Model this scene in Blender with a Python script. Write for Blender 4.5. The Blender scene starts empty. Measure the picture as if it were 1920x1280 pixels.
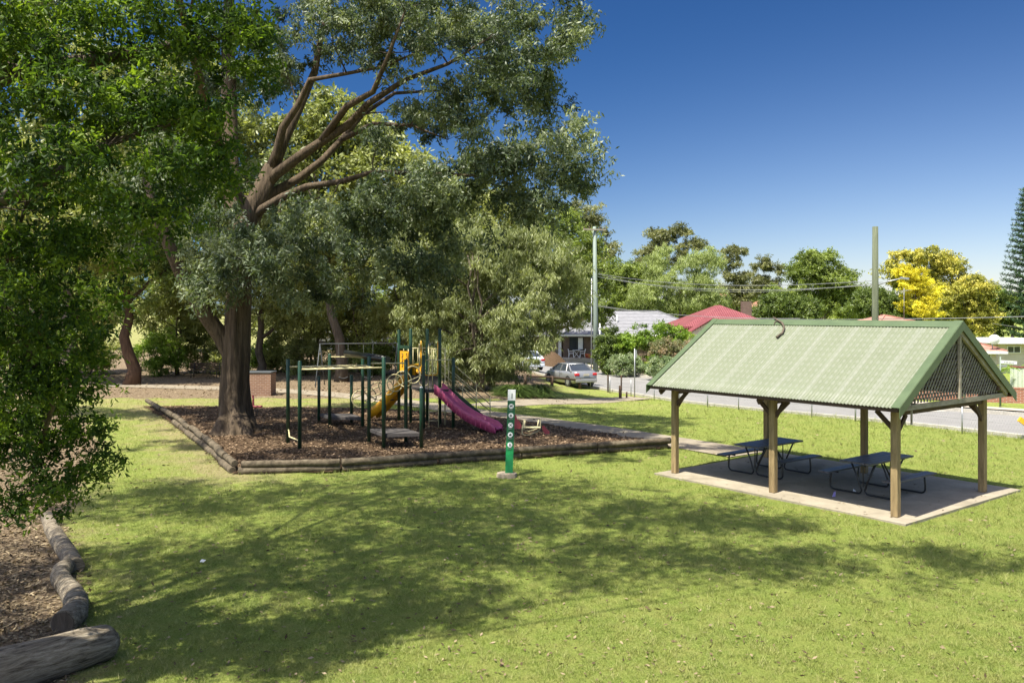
import bpy, math, random
import numpy as np
from mathutils import Vector, Matrix

R = math.radians
rng = np.random.default_rng(7)
random.seed(7)

# ------------------------------------------------------------------ camera, sky, sun
sc = bpy.context.scene
F, HZ, CH = 1580.0, 585.0, 4.1          # focal length in px of a 1920 px wide frame, horizon row, eye height
cd = bpy.data.cameras.new("camera")
cam = bpy.data.objects.new("camera", cd)
sc.collection.objects.link(cam)
cam.location = (0, 0, CH)
cam.rotation_euler = (R(90), 0, 0)
cd.sensor_width = 36.0
cd.lens = F / 1920 * 36
cd.shift_y = -(640 - HZ) / 1920
cd.clip_end = 3000
sc.camera = cam
sc.render.resolution_x, sc.render.resolution_y = 1024, 682

SDX, SDY = 0.31, 0.35                    # ground shadow of one metre of height
SUN_EL = math.atan(1 / math.hypot(SDX, SDY))
SUN_AZ = math.atan2(-SDX, -SDY)          # clockwise from +Y
w = bpy.data.worlds.new("World")
sc.world = w
w.use_nodes = True
nt = w.node_tree
nt.nodes.clear()
sky = nt.nodes.new("ShaderNodeTexSky")
sky.sky_type = 'NISHITA'
sky.sun_disc = False
sky.sun_elevation = SUN_EL
sky.sun_rotation = SUN_AZ
sky.altitude = 300
sky.air_density = 1.0
sky.dust_density = 0.6
sky.ozone_density = 3.0
# sky factor by sun angle: dims the visible band, keeps overhead bright for fill
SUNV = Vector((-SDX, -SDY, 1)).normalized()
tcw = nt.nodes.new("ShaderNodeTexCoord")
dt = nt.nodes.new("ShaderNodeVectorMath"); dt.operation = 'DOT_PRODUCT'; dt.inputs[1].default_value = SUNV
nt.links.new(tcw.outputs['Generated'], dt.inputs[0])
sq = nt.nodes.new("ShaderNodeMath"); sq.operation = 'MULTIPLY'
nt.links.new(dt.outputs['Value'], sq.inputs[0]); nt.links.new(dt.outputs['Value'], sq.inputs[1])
SKY_DIM = (0.970, 0.918, 0.828)
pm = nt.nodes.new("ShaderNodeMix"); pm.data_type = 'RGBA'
pm.inputs[6].default_value = (*[1 - v for v in SKY_DIM], 1); pm.inputs[7].default_value = (1, 1, 1, 1)
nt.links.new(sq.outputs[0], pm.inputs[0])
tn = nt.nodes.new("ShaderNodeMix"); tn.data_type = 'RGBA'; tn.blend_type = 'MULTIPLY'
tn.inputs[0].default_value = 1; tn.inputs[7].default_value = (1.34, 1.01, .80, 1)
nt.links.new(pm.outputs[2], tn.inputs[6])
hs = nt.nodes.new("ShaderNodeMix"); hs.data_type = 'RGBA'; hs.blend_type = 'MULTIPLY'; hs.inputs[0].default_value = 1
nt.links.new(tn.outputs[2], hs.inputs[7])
bg = nt.nodes.new("ShaderNodeBackground")
bg.inputs['Strength'].default_value = 0.15
wo = nt.nodes.new("ShaderNodeOutputWorld")
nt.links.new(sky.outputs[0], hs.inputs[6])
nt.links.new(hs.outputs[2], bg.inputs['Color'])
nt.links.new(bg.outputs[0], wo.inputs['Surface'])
sl = bpy.data.lights.new("sun", 'SUN')
sl.energy = 2.5
sl.angle = R(0.53)
sl.color = (1.0, 0.95, 0.83)
so = bpy.data.objects.new("sun", sl)
sc.collection.objects.link(so)
so.rotation_euler = Vector((-SDX, -SDY, 1)).to_track_quat('Z', 'Y').to_euler()
sc.view_settings.view_transform = 'Standard'
sc.view_settings.look = 'None'
sc.view_settings.exposure = 2.14
sc.view_settings.gamma = 1.0
sc.cycles.max_bounces = 8
sc.cycles.transparent_max_bounces = 8

# ------------------------------------------------------------------ geometry helpers
def S(t):
    t = np.clip(t, 0, 1)
    return t * t * (3 - 2 * t)

def zg(x, y):
    """ground height: level lawn, falling gently to the street"""
    return -0.7 * S((x + 2) / 8) * S((y - 26) / 22)

def P(px, py, Y):
    return Vector(((px - 960) * Y / F, Y, CH + (HZ - py) * Y / F))

def G(px, py, dz=0.0):
    z = 0.0
    for _ in range(25):
        Y = F * (CH - z) / max(py - HZ, 1)
        X = (px - 960) * Y / F
        z = 0.5 * z + 0.5 * (float(zg(X, Y)) + dz)
    return Vector((X, Y, z))

class MB:
    def __init__(s): s.v = []; s.f = []; s.sm = []
    def add(s, vs, fs, smooth=False):
        b = len(s.v)
        s.v += [tuple(v) for v in vs]
        s.f += [tuple(i + b for i in f) for f in fs]
        s.sm += [smooth] * len(fs)
        return s
    def box(s, c, d, rot=None, bev=0.0):
        hx, hy, hz = d[0] / 2, d[1] / 2, d[2] / 2
        M = rot if rot is not None else Matrix.Identity(3)
        c = Vector(c)
        if bev <= 0:
            vs = [c + M @ Vector((x, y, z)) for z in (-hz, hz) for x, y in ((-hx, -hy), (hx, -hy), (hx, hy), (-hx, hy))]
            s.add(vs, [(3, 2, 1, 0), (4, 5, 6, 7), (0, 1, 5, 4), (1, 2, 6, 5), (2, 3, 7, 6), (3, 0, 4, 7)])
        else:
            b = min(bev, hx * .9, hy * .9, hz * .9)
            rings = []
            for z, i in ((-hz, b), (-hz + b, 0), (hz - b, 0), (hz, b)):
                X, Y = hx - i, hy - i
                rings.append([(-X + b, -Y, z), (X - b, -Y, z), (X, -Y + b, z), (X, Y - b, z), (X - b, Y, z), (-X + b, Y, z), (-X, Y - b, z), (-X, -Y + b, z)])
            vs = [c + M @ Vector(p) for r in rings for p in r]
            fs = [tuple(range(7, -1, -1)), tuple(range(24, 32))]
            for k in range(3):
                for i in range(8):
                    j = (i + 1) % 8
                    fs.append((k * 8 + i, k * 8 + j, k * 8 + 8 + j, k * 8 + 8 + i))
            s.add(vs, fs)
        return s
    def beam(s, a, b, w_, h_, up=(0, 0, 1), bev=0.0):
        a, b = Vector(a), Vector(b)
        x = (b - a).normalized(); y = Vector(up).cross(x)
        if y.length < 1e-4: y = Vector((0, 1, 0)).cross(x)
        y.normalize(); z = x.cross(y)
        M = Matrix((x, y, z)).transposed()
        return s.box((a + b) / 2, ((b - a).length, w_, h_), M, bev)
    def tube(s, pts, r, n=8, cap=True, closed=False, wob=0.0, smooth=True, flute=None):
        pts = [Vector(p) for p in pts]; m = len(pts)
        rr = r if isinstance(r, (list, tuple)) else [r] * m
        vs = []; prev = None
        for i, p in enumerate(pts):
            if closed: t = pts[(i + 1) % m] - pts[i - 1]
            else: t = pts[min(i + 1, m - 1)] - pts[max(i - 1, 0)]
            t.normalize()
            if prev is None:
                a = Vector((0, 0, 1)) if abs(t.z) < .9 else Vector((1, 0, 0))
                u = t.cross(a).normalized()
            else:
                u = (prev - t * prev.dot(t))
                u = u.normalized() if u.length > 1e-5 else t.orthogonal().normalized()
            prev = u; v = t.cross(u)
            for k in range(n):
                a = 2 * math.pi * k / n
                q = rr[i] * (1 + (random.uniform(-wob, wob) if wob else 0))
                if flute: q *= 1 + flute[0][i] * (math.sin(5 * a + i * .5) + .6 * math.sin(8 * a - i * .8 + 1) + .45 * math.sin(13 * a + i * 1.1))
                vs.append(p + u * math.cos(a) * q + v * math.sin(a) * q)
        fs = []
        for i in range(m if closed else m - 1):
            j = (i + 1) % m
            for k in range(n):
                l = (k + 1) % n
                fs.append((i * n + k, i * n + l, j * n + l, j * n + k))
        s.add(vs, fs, smooth)
        if cap and not closed:
            b = len(s.v) - len(vs)
            s.f += [tuple(b + k for k in range(n - 1, -1, -1)), tuple(b + (m - 1) * n + k for k in range(n))]
            s.sm += [False, False]
        return s
    def poly_prism(s, outline, dirv):
        """closed planar outline (Vectors) extruded by dirv"""
        n = len(outline); d = Vector(dirv)
        vs = [Vector(p) for p in outline] + [Vector(p) + d for p in outline]
        fs = [tuple(range(n - 1, -1, -1)), tuple(range(n, 2 * n))]
        for i in range(n):
            j = (i + 1) % n
            fs.append((i, j, n + j, n + i))
        return s.add(vs, fs)
    def disc(s, c, nrm, r, th, n=20):
        nrm = Vector(nrm).normalized()
        return s.tube([Vector(c) - nrm * th / 2, Vector(c) + nrm * th / 2], r, n, smooth=False)
    def build(s, name, m, parent=None, local=False):
        me = bpy.data.meshes.new(name)
        vs = s.v
        if parent is not None and not local:
            o_ = parent['_o'] if '_o' in parent else (0, 0, 0)
            vs = [(v[0] - o_[0], v[1] - o_[1], v[2] - o_[2]) for v in s.v]
        me.from_pydata(vs, [], s.f)
        me.polygons.foreach_set('use_smooth', s.sm)
        me.update()
        ob = bpy.data.objects.new(name, me)
        if m is not None: me.materials.append(m)
        sc.collection.objects.link(ob)
        if parent is not None:
            ob.parent = parent
            if '_o' in parent: ob['_o'] = parent['_o']
        return ob

def thing(name, label, cat, loc=(0, 0, 0), rotz=0.0, group=None):
    o = bpy.data.objects.new(name, None)
    o.empty_display_size = 0.3
    sc.collection.objects.link(o)
    o.location = loc; o.rotation_euler = (0, 0, rotz)
    o['label'] = label; o['category'] = cat
    o['_o'] = tuple(float(c) for c in loc)
    if group: o['group'] = group
    return o

def tag(o, label, cat, group=None, kind=None):
    o['label'] = label; o['category'] = cat
    if group: o['group'] = group
    if kind: o['kind'] = kind
    return o

def struct(o):
    o['kind'] = 'structure'
    return o

def copy_tree(o, parent=None):
    c = o.copy(); sc.collection.objects.link(c)
    if parent is not None: c.parent = parent
    for ch in [k for k in bpy.data.objects if k.parent == o]:
        copy_tree(ch, c)
    return c

def np_mesh(name, V, Fc, m, attrs=None, parent=None, smooth=False, fattrs=None):
    """V (n,3), Fc (k,3|4) numpy"""
    me = bpy.data.meshes.new(name)
    k = Fc.shape[1]
    V = np.asarray(V, np.float32)
    if parent is not None and '_o' in parent:
        V = V - np.array(tuple(parent['_o']), np.float32)
    me.vertices.add(len(V)); me.vertices.foreach_set('co', V.ravel())
    me.loops.add(Fc.size); me.loops.foreach_set('vertex_index', Fc.astype(np.int32).ravel())
    me.polygons.add(len(Fc))
    me.polygons.foreach_set('loop_start', (np.arange(len(Fc)) * k).astype(np.int32))
    me.polygons.foreach_set('loop_total', np.full(len(Fc), k, np.int32))
    if smooth: me.polygons.foreach_set('use_smooth', np.ones(len(Fc), bool))
    me.update(calc_edges=True)
    for nm, a in (attrs or {}).items():
        at = me.attributes.new(nm, 'FLOAT', 'POINT'); at.data.foreach_set('value', np.asarray(a, np.float32))
    for nm, a in (fattrs or {}).items():
        at = me.attributes.new(nm, 'FLOAT', 'FACE'); at.data.foreach_set('value', np.asarray(a, np.float32))
    if m is not None: me.materials.append(m)
    o = bpy.data.objects.new(name, me)
    sc.collection.objects.link(o)
    if parent is not None:
        o.parent = parent
    return o

# ------------------------------------------------------------------ materials
class NT:
    def __init__(s, name):
        s.m = bpy.data.materials.new(name); s.m.use_nodes = True
        s.t = s.m.node_tree; s.t.nodes.clear()
        s.out = s.n('OutputMaterial')
    def n(s, kind, **kw):
        nd = s.t.nodes.new('ShaderNode' + kind)
        for k, v in kw.items():
            if k in nd.inputs: nd.inputs[k].default_value = v
            else: setattr(nd, k, v)
        return nd
    def l(s, a, b): s.t.links.new(a, b)
    def pos(s):
        return s.n('NewGeometry').outputs['Position']
    def obj(s):
        return s.n('TexCoord').outputs['Object']
    def mapped(s, src, scale=(1, 1, 1), rot=(0, 0, 0)):
        mp = s.n('Mapping'); s.l(src, mp.inputs['Vector'])
        mp.inputs['Scale'].default_value = scale; mp.inputs['Rotation'].default_value = rot
        return mp.outputs[0]
    def noise(s, src, scale, detail=4, rough=.6, dist=0.0):
        nd = s.n('TexNoise'); s.l(src, nd.inputs['Vector'])
        nd.inputs['Scale'].default_value = scale; nd.inputs['Detail'].default_value = detail
        nd.inputs['Roughness'].default_value = rough; nd.inputs['Distortion'].default_value = dist
        return nd.outputs['Fac']
    def ramp(s, fac, stops):
        r = s.n('ValToRGB'); s.l(fac, r.inputs[0])
        e = r.color_ramp.elements
        while len(e) < len(stops): e.new(.5)
        for i, (p, c) in enumerate(stops):
            e[i].position = p; e[i].color = (*c, 1) if len(c) == 3 else c
        return r.outputs[0]
    def mix(s, fac, a, b, mode='MIX'):
        m = s.n('Mix', data_type='RGBA', blend_type=mode)
        for sock, val in ((m.inputs[0], fac), (m.inputs[6], a), (m.inputs[7], b)):
            if isinstance(val, (int, float)): sock.default_value = val
            elif isinstance(val, (tuple, list)): sock.default_value = (*val, 1)
            else: s.l(val, sock)
        return m.outputs[2]
    def math(s, op, a, b=0.0, clamp=False):
        m = s.n('Math', operation=op, use_clamp=clamp)
        for sock, val in ((m.inputs[0], a), (m.inputs[1], b)):
            if isinstance(val, (int, float)): sock.default_value = val
            else: s.l(val, sock)
        return m.outputs[0]
    def attr(s, name):
        return s.n('Attribute', attribute_name=name).outputs['Fac']
    def bump(s, h, strength=.4, dist=.02):
        b = s.n('Bump'); s.l(h, b.inputs['Height'])
        b.inputs['Strength'].default_value = strength; b.inputs['Distance'].default_value = dist
        return b.outputs[0]
    def bsdf(s, col, rough=.6, normal=None, metal=0.0, spec=.5, **kw):
        b = s.n('BsdfPrincipled')
        for nm, val in (('Base Color', col), ('Roughness', rough), ('Metallic', metal), ('Specular IOR Level', spec)):
            if isinstance(val, (int, float)): b.inputs[nm].default_value = val
            elif isinstance(val, (tuple, list)): b.inputs[nm].default_value = (*val, 1)
            else: s.l(val, b.inputs[nm])
        for k, v in kw.items(): b.inputs[k].default_value = v
        if normal is not None: s.l(normal, b.inputs['Normal'])
        s.l(b.outputs[0], s.out.inputs['Surface'])
        return b

def plain(name, c1, c2=None, rough=.6, scale=6, bump=.15, dist=.01, metal=0, stretch=(1, 1, 1), spec=.5, lo=.35, hi=.7):
    t = NT(name); v = t.mapped(t.obj(), stretch)
    n1 = t.noise(v, scale, 5, .65)
    c2 = c2 or tuple(x * .7 for x in c1)
    col = t.ramp(n1, [(lo, c2), (hi, c1)])
    t.bsdf(col, rough, t.bump(t.noise(v, scale * 4, 4), bump, dist) if bump else None, metal, spec)
    return t.m

def leafmat(name, dark, mid, light, trans=.32, rough=.45, spec=.35):
    t = NT(name)
    r = t.attr('rnd')
    col = t.ramp(r, [(.1, dark), (.5, mid), (.92, light)])
    b = t.bsdf(col, rough, spec=spec)
    tr = t.n('BsdfTranslucent')
    tc = t.mix(1.0, col, (1.35, 1.4, .55), 'MULTIPLY')
    t.l(tc, tr.inputs['Color'])
    ms = t.n('MixShader'); ms.inputs[0].default_value = trans
    t.l(b.outputs[0], ms.inputs[1]); t.l(tr.outputs[0], ms.inputs[2])
    t.l(ms.outputs[0], t.out.inputs['Surface'])
    return t.m

def barkmat(name, c1, c2, scale=3.0, zs=.16, bump=.9):
    t = NT(name); v = t.mapped(t.obj(), (1, 1, zs))
    n1 = t.noise(v, scale * 3.2, 7, .72, .6)
    n2 = t.noise(t.obj(), .9, 3)
    col = t.ramp(n1, [(.36, c2), (.62, c1)])
    col = t.mix(t.math('MULTIPLY', n2, .3), col, tuple(x * 1.2 for x in c1))
    t.bsdf(col, .9, t.bump(n1, bump, .05), spec=.2)
    return t.m

M = {}
M['green_post'] = plain('green_powder_coat', (.012, .052, .024), (.009, .036, .018), .4, 5, .05)
M['cream_tube'] = plain('cream_tube_paint', (.62, .55, .30), (.44, .38, .2), .45, 8, .05)
M['deck'] = plain('rubber_deck', (.075, .065, .06), (.045, .04, .037), .8, 14, .3)
M['yellow_plastic'] = plain('yellow_plastic', (.80, .42, .015), (.70, .34, .01), .38, 3, .03)
M['pink_plastic'] = plain('faded_magenta_plastic', (.50, .09, .19), (.40, .06, .14), .42, 3, .04)
M['red_plastic'] = plain('faded_red_plastic', (.42, .085, .085), (.30, .05, .055), .5, 6, .05)
M['black'] = plain('black_paint', (.016, .016, .017), (.01, .01, .01), .35, 8, .05)
M['rubber'] = plain('black_rubber', (.02, .02, .02), None, .8, 8, .1)
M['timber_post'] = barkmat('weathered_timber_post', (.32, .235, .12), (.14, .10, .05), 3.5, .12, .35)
M['timber_grey'] = plain('weathered_grey_timber', (.36, .32, .25), (.2, .17, .12), .85, 4, .4, .01, stretch=(1, 1, 3))
M['swing_grey'] = plain('dull_grey_pipe', (.06, .07, .072), (.04, .045, .05), .6, 6, 0)
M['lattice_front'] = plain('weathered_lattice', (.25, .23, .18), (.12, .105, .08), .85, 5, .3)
M['lattice'] = plain('shade_toned_weathered_lattice', (.17, .155, .12), (.07, .06, .045), .85, 5, .3)  # rear and far slats: gable shade put into a darker timber colour
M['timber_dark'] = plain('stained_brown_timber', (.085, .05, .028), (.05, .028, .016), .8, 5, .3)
M['roof_trim'] = plain('green_roof_flashing', (.085, .12, .055), (.065, .095, .042), .45, 3, .05)
M['galv'] = plain('galvanised_steel', (.42, .43, .43), (.28, .29, .29), .45, 12, .05, metal=.6)
M['wire'] = plain('grey_wire', (.30, .31, .31), None, .5, 12, 0, metal=.4)
M['cable'] = plain('power_cable', (.22, .23, .22), None, .5, 2, 0)
M['white_paint'] = plain('white_paint', (.8, .8, .78), (.66, .66, .63), .5, 4, .05)
M['cream_wall'] = plain('cream_render', (.55, .5, .4), (.45, .4, .32), .85, 2, .1)
M['glass'] = plain('window_glass', (.04, .05, .06), (.03, .035, .045), .08, 1, 0)
M['pole_wood'] = barkmat('treated_power_pole', (.125, .14, .09), (.06, .07, .042), 3.0, .08, .35)
M['green_pole_light'] = plain('painted_pole', (.20, .245, .205), (.14, .175, .145), .7, 5, .15, stretch=(1, 1, .1))
M['concrete'] = plain('pale_concrete', (.43, .37, .29), (.33, .28, .22), .9, 1.6, .25, .004)
M['kerb'] = plain('kerb_concrete', (.46, .43, .37), (.34, .32, .27), .9, 3, .2)
M['terracotta'] = plain('terracotta_pot', (.5, .12, .05), None, .8)
M['stone'] = plain('old_concrete_footing', (.34, .28, .2), (.2, .16, .11), .9, 9, .5)
M['signgreen'] = plain('sign_green', (.012, .27, .075), (.01, .16, .05), .45, 4, .03, lo=.45, hi=.6)
M['signgreen_dark'] = plain('sign_dark_green', (.012, .11, .045), (.01, .085, .035), .45, 6, .03)

t = NT('table_boards'); v = t.mapped(t.obj(), (.6, 6, 6))
n1 = t.noise(v, 6, 5)
t.bsdf(t.ramp(n1, [(.35, (.045, .045, .06)), (.7, (.11, .11, .135))]), .38, t.bump(n1, .25, .004), spec=.6)
M['table'] = t.m

t = NT('border_log_timber'); v = t.mapped(t.obj(), (1.2, 1.2, 1.2))
n1 = t.noise(v, 5, 6, .7, .5)
t.bsdf(t.ramp(n1, [(.3, (.045, .035, .023)), (.55, (.12, .096, .064)), (.75, (.215, .18, .125))]), .9, t.bump(t.noise(v, 22, 5), .6, .02), spec=.2)
M['log'] = t.m
t = NT('weathered_log'); v = t.mapped(t.obj(), (1, 1, 1))
n1 = t.noise(t.mapped(t.mapped(t.obj(), (1, 1, 1), (0, 0, R(-48.7))), (1.1, 9, 9)), 2.2, 8, .75, .7)
t.bsdf(t.ramp(n1, [(.36, (.045, .036, .025)), (.48, (.17, .14, .10)), (.66, (.34, .295, .22))]), .9, t.bump(n1, .8, .04), spec=.2)
M['grey_log'] = t.m

M['bark_big'] = barkmat('rough_brown_bark', (.125, .092, .06), (.022, .016, .011), 3.4, .09, 1.0)
M['bark_grey'] = barkmat('grey_bark', (.13, .105, .078), (.045, .035, .026), 2.6, .2, .8)
M['bark_red'] = barkmat('reddish_bark', (.12, .07, .042), (.04, .025, .016), 2.6, .15, .9)
M['twig'] = plain('twig_bark', (.085, .062, .042), (.04, .03, .02), .9, 9, .3)

M['lf_near'] = leafmat('bright_glossy_leaf', (.022, .046, .009), (.065, .12, .018), (.19, .27, .03), .5, .5, .3)
M['lf_big'] = leafmat('grey_green_leaf', (.032, .052, .026), (.10, .135, .07), (.29, .33, .20), .36, .5, .45)
M['lf_pale'] = leafmat('pale_yellow_green_leaf', (.12, .14, .04), (.24, .27, .09), (.38, .40, .16), .35)
M['lf_olive'] = leafmat('olive_leaf', (.11, .125, .04), (.245, .27, .09), (.39, .41, .17), .38)
M['lf_wattle'] = leafmat('weeping_olive_leaf', (.10, .12, .045), (.225, .255, .105), (.38, .41, .20), .38)
M['lf_dark'] = leafmat('dark_green_leaf', (.045, .07, .018), (.11, .155, .036), (.21, .27, .07), .36)
M['lf_mid'] = leafmat('mid_green_leaf', (.08, .11, .02), (.18, .235, .05), (.31, .37, .10), .38)
M['lf_gum'] = leafmat('gum_leaf', (.095, .105, .045), (.19, .20, .085), (.31, .31, .14), .34)
M['lf_pepper'] = leafmat('pepper_leaf', (.15, .19, .05), (.28, .335, .11), (.40, .46, .18), .36)
M['lf_yellow'] = leafmat('wattle_blossom', (.34, .30, .02), (.62, .54, .03), (.78, .72, .08), .3, .6)
M['lf_gold'] = leafmat('yellow_flowering_leaf', (.13, .14, .03), (.36, .35, .06), (.64, .56, .13), .3, .6)
M['lf_lime'] = leafmat('lime_shrub_leaf', (.07, .12, .015), (.17, .27, .03), (.29, .40, .06), .35)
M['lf_pink'] = leafmat('pinkish_shrub_leaf', (.10, .12, .05), (.21, .22, .10), (.40, .27, .18), .3)
M['lf_varieg'] = leafmat('variegated_leaf', (.09, .13, .05), (.2, .27, .12), (.38, .42, .26), .3)
M['lf_purple'] = leafmat('jacaranda_blossom', (.14, .12, .2), (.26, .22, .38), (.38, .34, .5), .3)
M['lf_pine'] = leafmat('pine_needles', (.015, .04, .018), (.035, .08, .03), (.08, .14, .05), .2)
M['lf_tuss'] = leafmat('tussock_blade', (.03, .055, .012), (.075, .12, .025), (.16, .21, .06), .25)
M['lf_litter'] = leafmat('dry_leaf', (.06, .038, .02), (.15, .105, .055), (.30, .235, .14), .1, .7)
M['chip'] = leafmat('bark_chip', (.065, .042, .024), (.15, .10, .058), (.30, .21, .13), .0, .8, .2)

def tilemat(name, c1, c2, sx=3.2, sz=3.0):
    t = NT(name)
    wv = t.n('TexWave', wave_type='BANDS', bands_direction='Z', wave_profile='SAW'); t.l(t.obj(), wv.inputs['Vector'])
    wv.inputs['Scale'].default_value = sz * .32; wv.inputs['Distortion'].default_value = .3; wv.inputs['Detail'].default_value = 1
    n1 = t.noise(t.obj(), 2.5, 4)
    col = t.ramp(n1, [(.3, c2), (.7, c1)])
    ln = t.ramp(wv.outputs['Fac'], [(.0, (.45, .45, .45)), (.22, (1, 1, 1))])
    t.bsdf(t.mix(1.0, col, ln, 'MULTIPLY'), .75, t.bump(wv.outputs['Fac'], .5, .06))
    return t.m
M['tile_grey'] = tilemat('grey_roof_tiles', (.21, .21, .22), (.155, .155, .165))
M['tile_salmon'] = tilemat('salmon_roof_tiles', (.40, .20, .145), (.30, .14, .10))
M['tile_orange'] = tilemat('orange_roof_tiles', (.34, .16, .10), (.26, .11, .07))
M['roof_red'] = plain('red_metal_roof', (.27, .065, .07), (.23, .055, .06), .45, .8, 0)
for nm_ in ('roof_red',):
    t = NT('ribbed_' + nm_); wv = t.n('TexWave', wave_type='BANDS', bands_direction='X', wave_profile='SIN'); t.l(t.obj(), wv.inputs['Vector']); wv.inputs['Scale'].default_value = 1.6
    rc = t.ramp(t.noise(t.obj(), 1.2, 4), [(.3, (.17, .042, .044)), (.7, (.23, .068, .068))])
    t.bsdf(rc, .5, t.bump(wv.outputs['Fac'], .8, .05)); M[nm_] = t.m
M['roof_white'] = plain('white_metal_roof', (.55, .55, .55), (.5, .5, .5), .4, .8, 0)

def brickmat(name, c1, c2, mortar, sc_=1.0):
    t = NT(name)
    v = t.mapped(t.obj(), (1, 1, 1), (R(90), 0, 0))
    bt = t.n('TexBrick'); t.l(v, bt.inputs['Vector'])
    bt.inputs['Color1'].default_value = (*c1, 1); bt.inputs['Color2'].default_value = (*c2, 1); bt.inputs['Mortar'].default_value = (*mortar, 1)
    bt.inputs['Scale'].default_value = 1; bt.inputs['Brick Width'].default_value = .24 * sc_; bt.inputs['Row Height'].default_value = .086 * sc_
    bt.inputs['Mortar Size'].default_value = .009 * sc_
    col = t.mix(t.math('MULTIPLY', t.noise(t.obj(), 3, 4), .4), bt.outputs['Color'], tuple(x * .6 for x in c1))
    t.bsdf(col, .88, t.bump(bt.outputs['Fac'], -.3, .01), spec=.2)
    return t.m
M['brick_brown'] = brickmat('brown_brick', (.16, .11, .08), (.11, .075, .055), (.2, .17, .14))
M['brick_red'] = brickmat('red_brick', (.32, .12, .07), (.24, .09, .055), (.4, .34, .28))
M['brick_bbq'] = brickmat('salmon_brick', (.27, .15, .095), (.20, .105, .068), (.36, .3, .24))
M['brick_dark'] = brickmat('dark_red_brick', (.12, .045, .03), (.085, .03, .022), (.12, .09, .08))

# lawn
def lawn_colour(t, src):
    n1 = t.noise(src, .35, 5, .6)
    n2 = t.noise(src, 2.3, 6, .7)
    n3 = t.noise(src, 38, 4, .7)
    green = t.ramp(n3, [(.30, (.06, .095, .015)), (.5, (.175, .225, .045)), (.72, (.31, .35, .10))])
    green = t.mix(t.math('MULTIPLY', t.math('SUBTRACT', n2, .42, True), 2.6, True), green, (.28, .275, .085))
    green = t.mix(t.math('MULTIPLY', t.math('SUBTRACT', n1, .42, True), 2.2, True), green, (.2, .24, .05))
    return green, n2, n3
t = NT('lawn_and_litter_ground')
src = t.pos()
green, n2, n3 = lawn_colour(t, src)
dryc = t.ramp(n3, [(.3, (.17, .145, .06)), (.7, (.33, .29, .145))])
big = t.noise(src, 1.1, 5, .7)
dm = t.math('MULTIPLY', t.math('SUBTRACT', t.math('ADD', t.attr('dry'), t.math('MULTIPLY', t.math('SUBTRACT', big, .5), 1.6)), .38), 2.2, True)
c = t.mix(dm, green, dryc)
lit = t.ramp(t.noise(src, 16, 6, .75), [(.32, (.05, .035, .02)), (.5, (.17, .125, .078)), (.72, (.40, .325, .225))])
lm = t.math('MULTIPLY', t.math('SUBTRACT', t.math('ADD', t.attr('litter'), t.math('MULTIPLY', t.math('SUBTRACT', big, .5), 1.1)), .42), 5, True)
c = t.mix(lm, c, lit)
t.bsdf(c, .95, t.bump(t.noise(src, 45, 5, .75), .9, .05), spec=.1)
M['ground'] = t.m

t = NT('grass_blade')
green, n2, n3 = lawn_colour(t, t.pos())
r = t.attr('rnd')
col = t.mix(t.ramp(r, [(.58, (0, 0, 0)), (.95, (1, 1, 1))]), green, (.40, .38, .16))
col = t.mix(t.ramp(r, [(.0, (.6, .6, .6)), (.3, (0, 0, 0))]), col, (.06, .12, .018))
b = t.bsdf(col, .6, spec=.25)
tr = t.n('BsdfTranslucent'); t.l(t.mix(1.0, col, (1.2, 1.3, .7), 'MULTIPLY'), tr.inputs['Color'])
ms = t.n('MixShader'); ms.inputs[0].default_value = .3
t.l(b.outputs[0], ms.inputs[1]); t.l(tr.outputs[0], ms.inputs[2]); t.l(ms.outputs[0], t.out.inputs['Surface'])
M['blade'] = t.m

t = NT('bark_mulch')
src = t.pos()
n1 = t.noise(t.mapped(src, (1, 1.6, 1)), 22, 7, .8, .8)
n2 = t.noise(src, .8, 4)
c = t.ramp(n1, [(.36, (.035, .023, .013)), (.5, (.11, .072, .042)), (.66, (.24, .165, .10))])
c = t.mix(t.math('MULTIPLY', n2, .5), c, (.06, .036, .022))
t.bsdf(c, .95, t.bump(n1, 1.0, .06), spec=.1)
M['mulch'] = t.m

t = NT('asphalt')
src = t.pos()
n1 = t.noise(src, 60, 4, .7); n2 = t.noise(src, .5, 5, .65, .5)
streak = t.noise(t.mapped(src, (1.0, .06, 1), (0, 0, R(-25.6))), 2.2, 4)
c = t.ramp(n2, [(.3, (.165, .16, .152)), (.7, (.235, .228, .215))])
c = t.mix(t.math('MULTIPLY', streak, .5), c, (.15, .145, .14))
c = t.mix(t.math('MULTIPLY', n1, .35), c, (.3, .29, .27))
t.bsdf(c, .9, t.bump(n1, .4, .01), spec=.2)
M['asphalt'] = t.m
t = NT('path_surface')
src = t.pos()
c = t.ramp(t.noise(src, 1.6, 6, .7), [(.3, (.17, .145, .105)), (.7, (.28, .245, .185))])
c = t.mix(t.math('MULTIPLY', t.noise(src, 40, 3), .4), c, (.24, .2, .15))
t.bsdf(c, .95, t.bump(t.noise(src, 50, 3), .4, .01), spec=.1)
M['path'] = t.m

# slab with stains and a few joints
t = NT('slab_concrete')
src = t.obj()
n1 = t.noise(src, 1.3, 7, .7, .4); n2 = t.noise(src, 30, 4)
c = t.ramp(n1, [(.3, (.19, .165, .12)), (.55, (.29, .255, .19)), (.75, (.37, .33, .25))])
c = t.mix(t.math('MULTIPLY', n2, .3), c, (.3, .26, .2))
t.bsdf(c, .9, t.bump(n2, .3, .005), spec=.2)
M['slab'] = t.m

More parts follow.
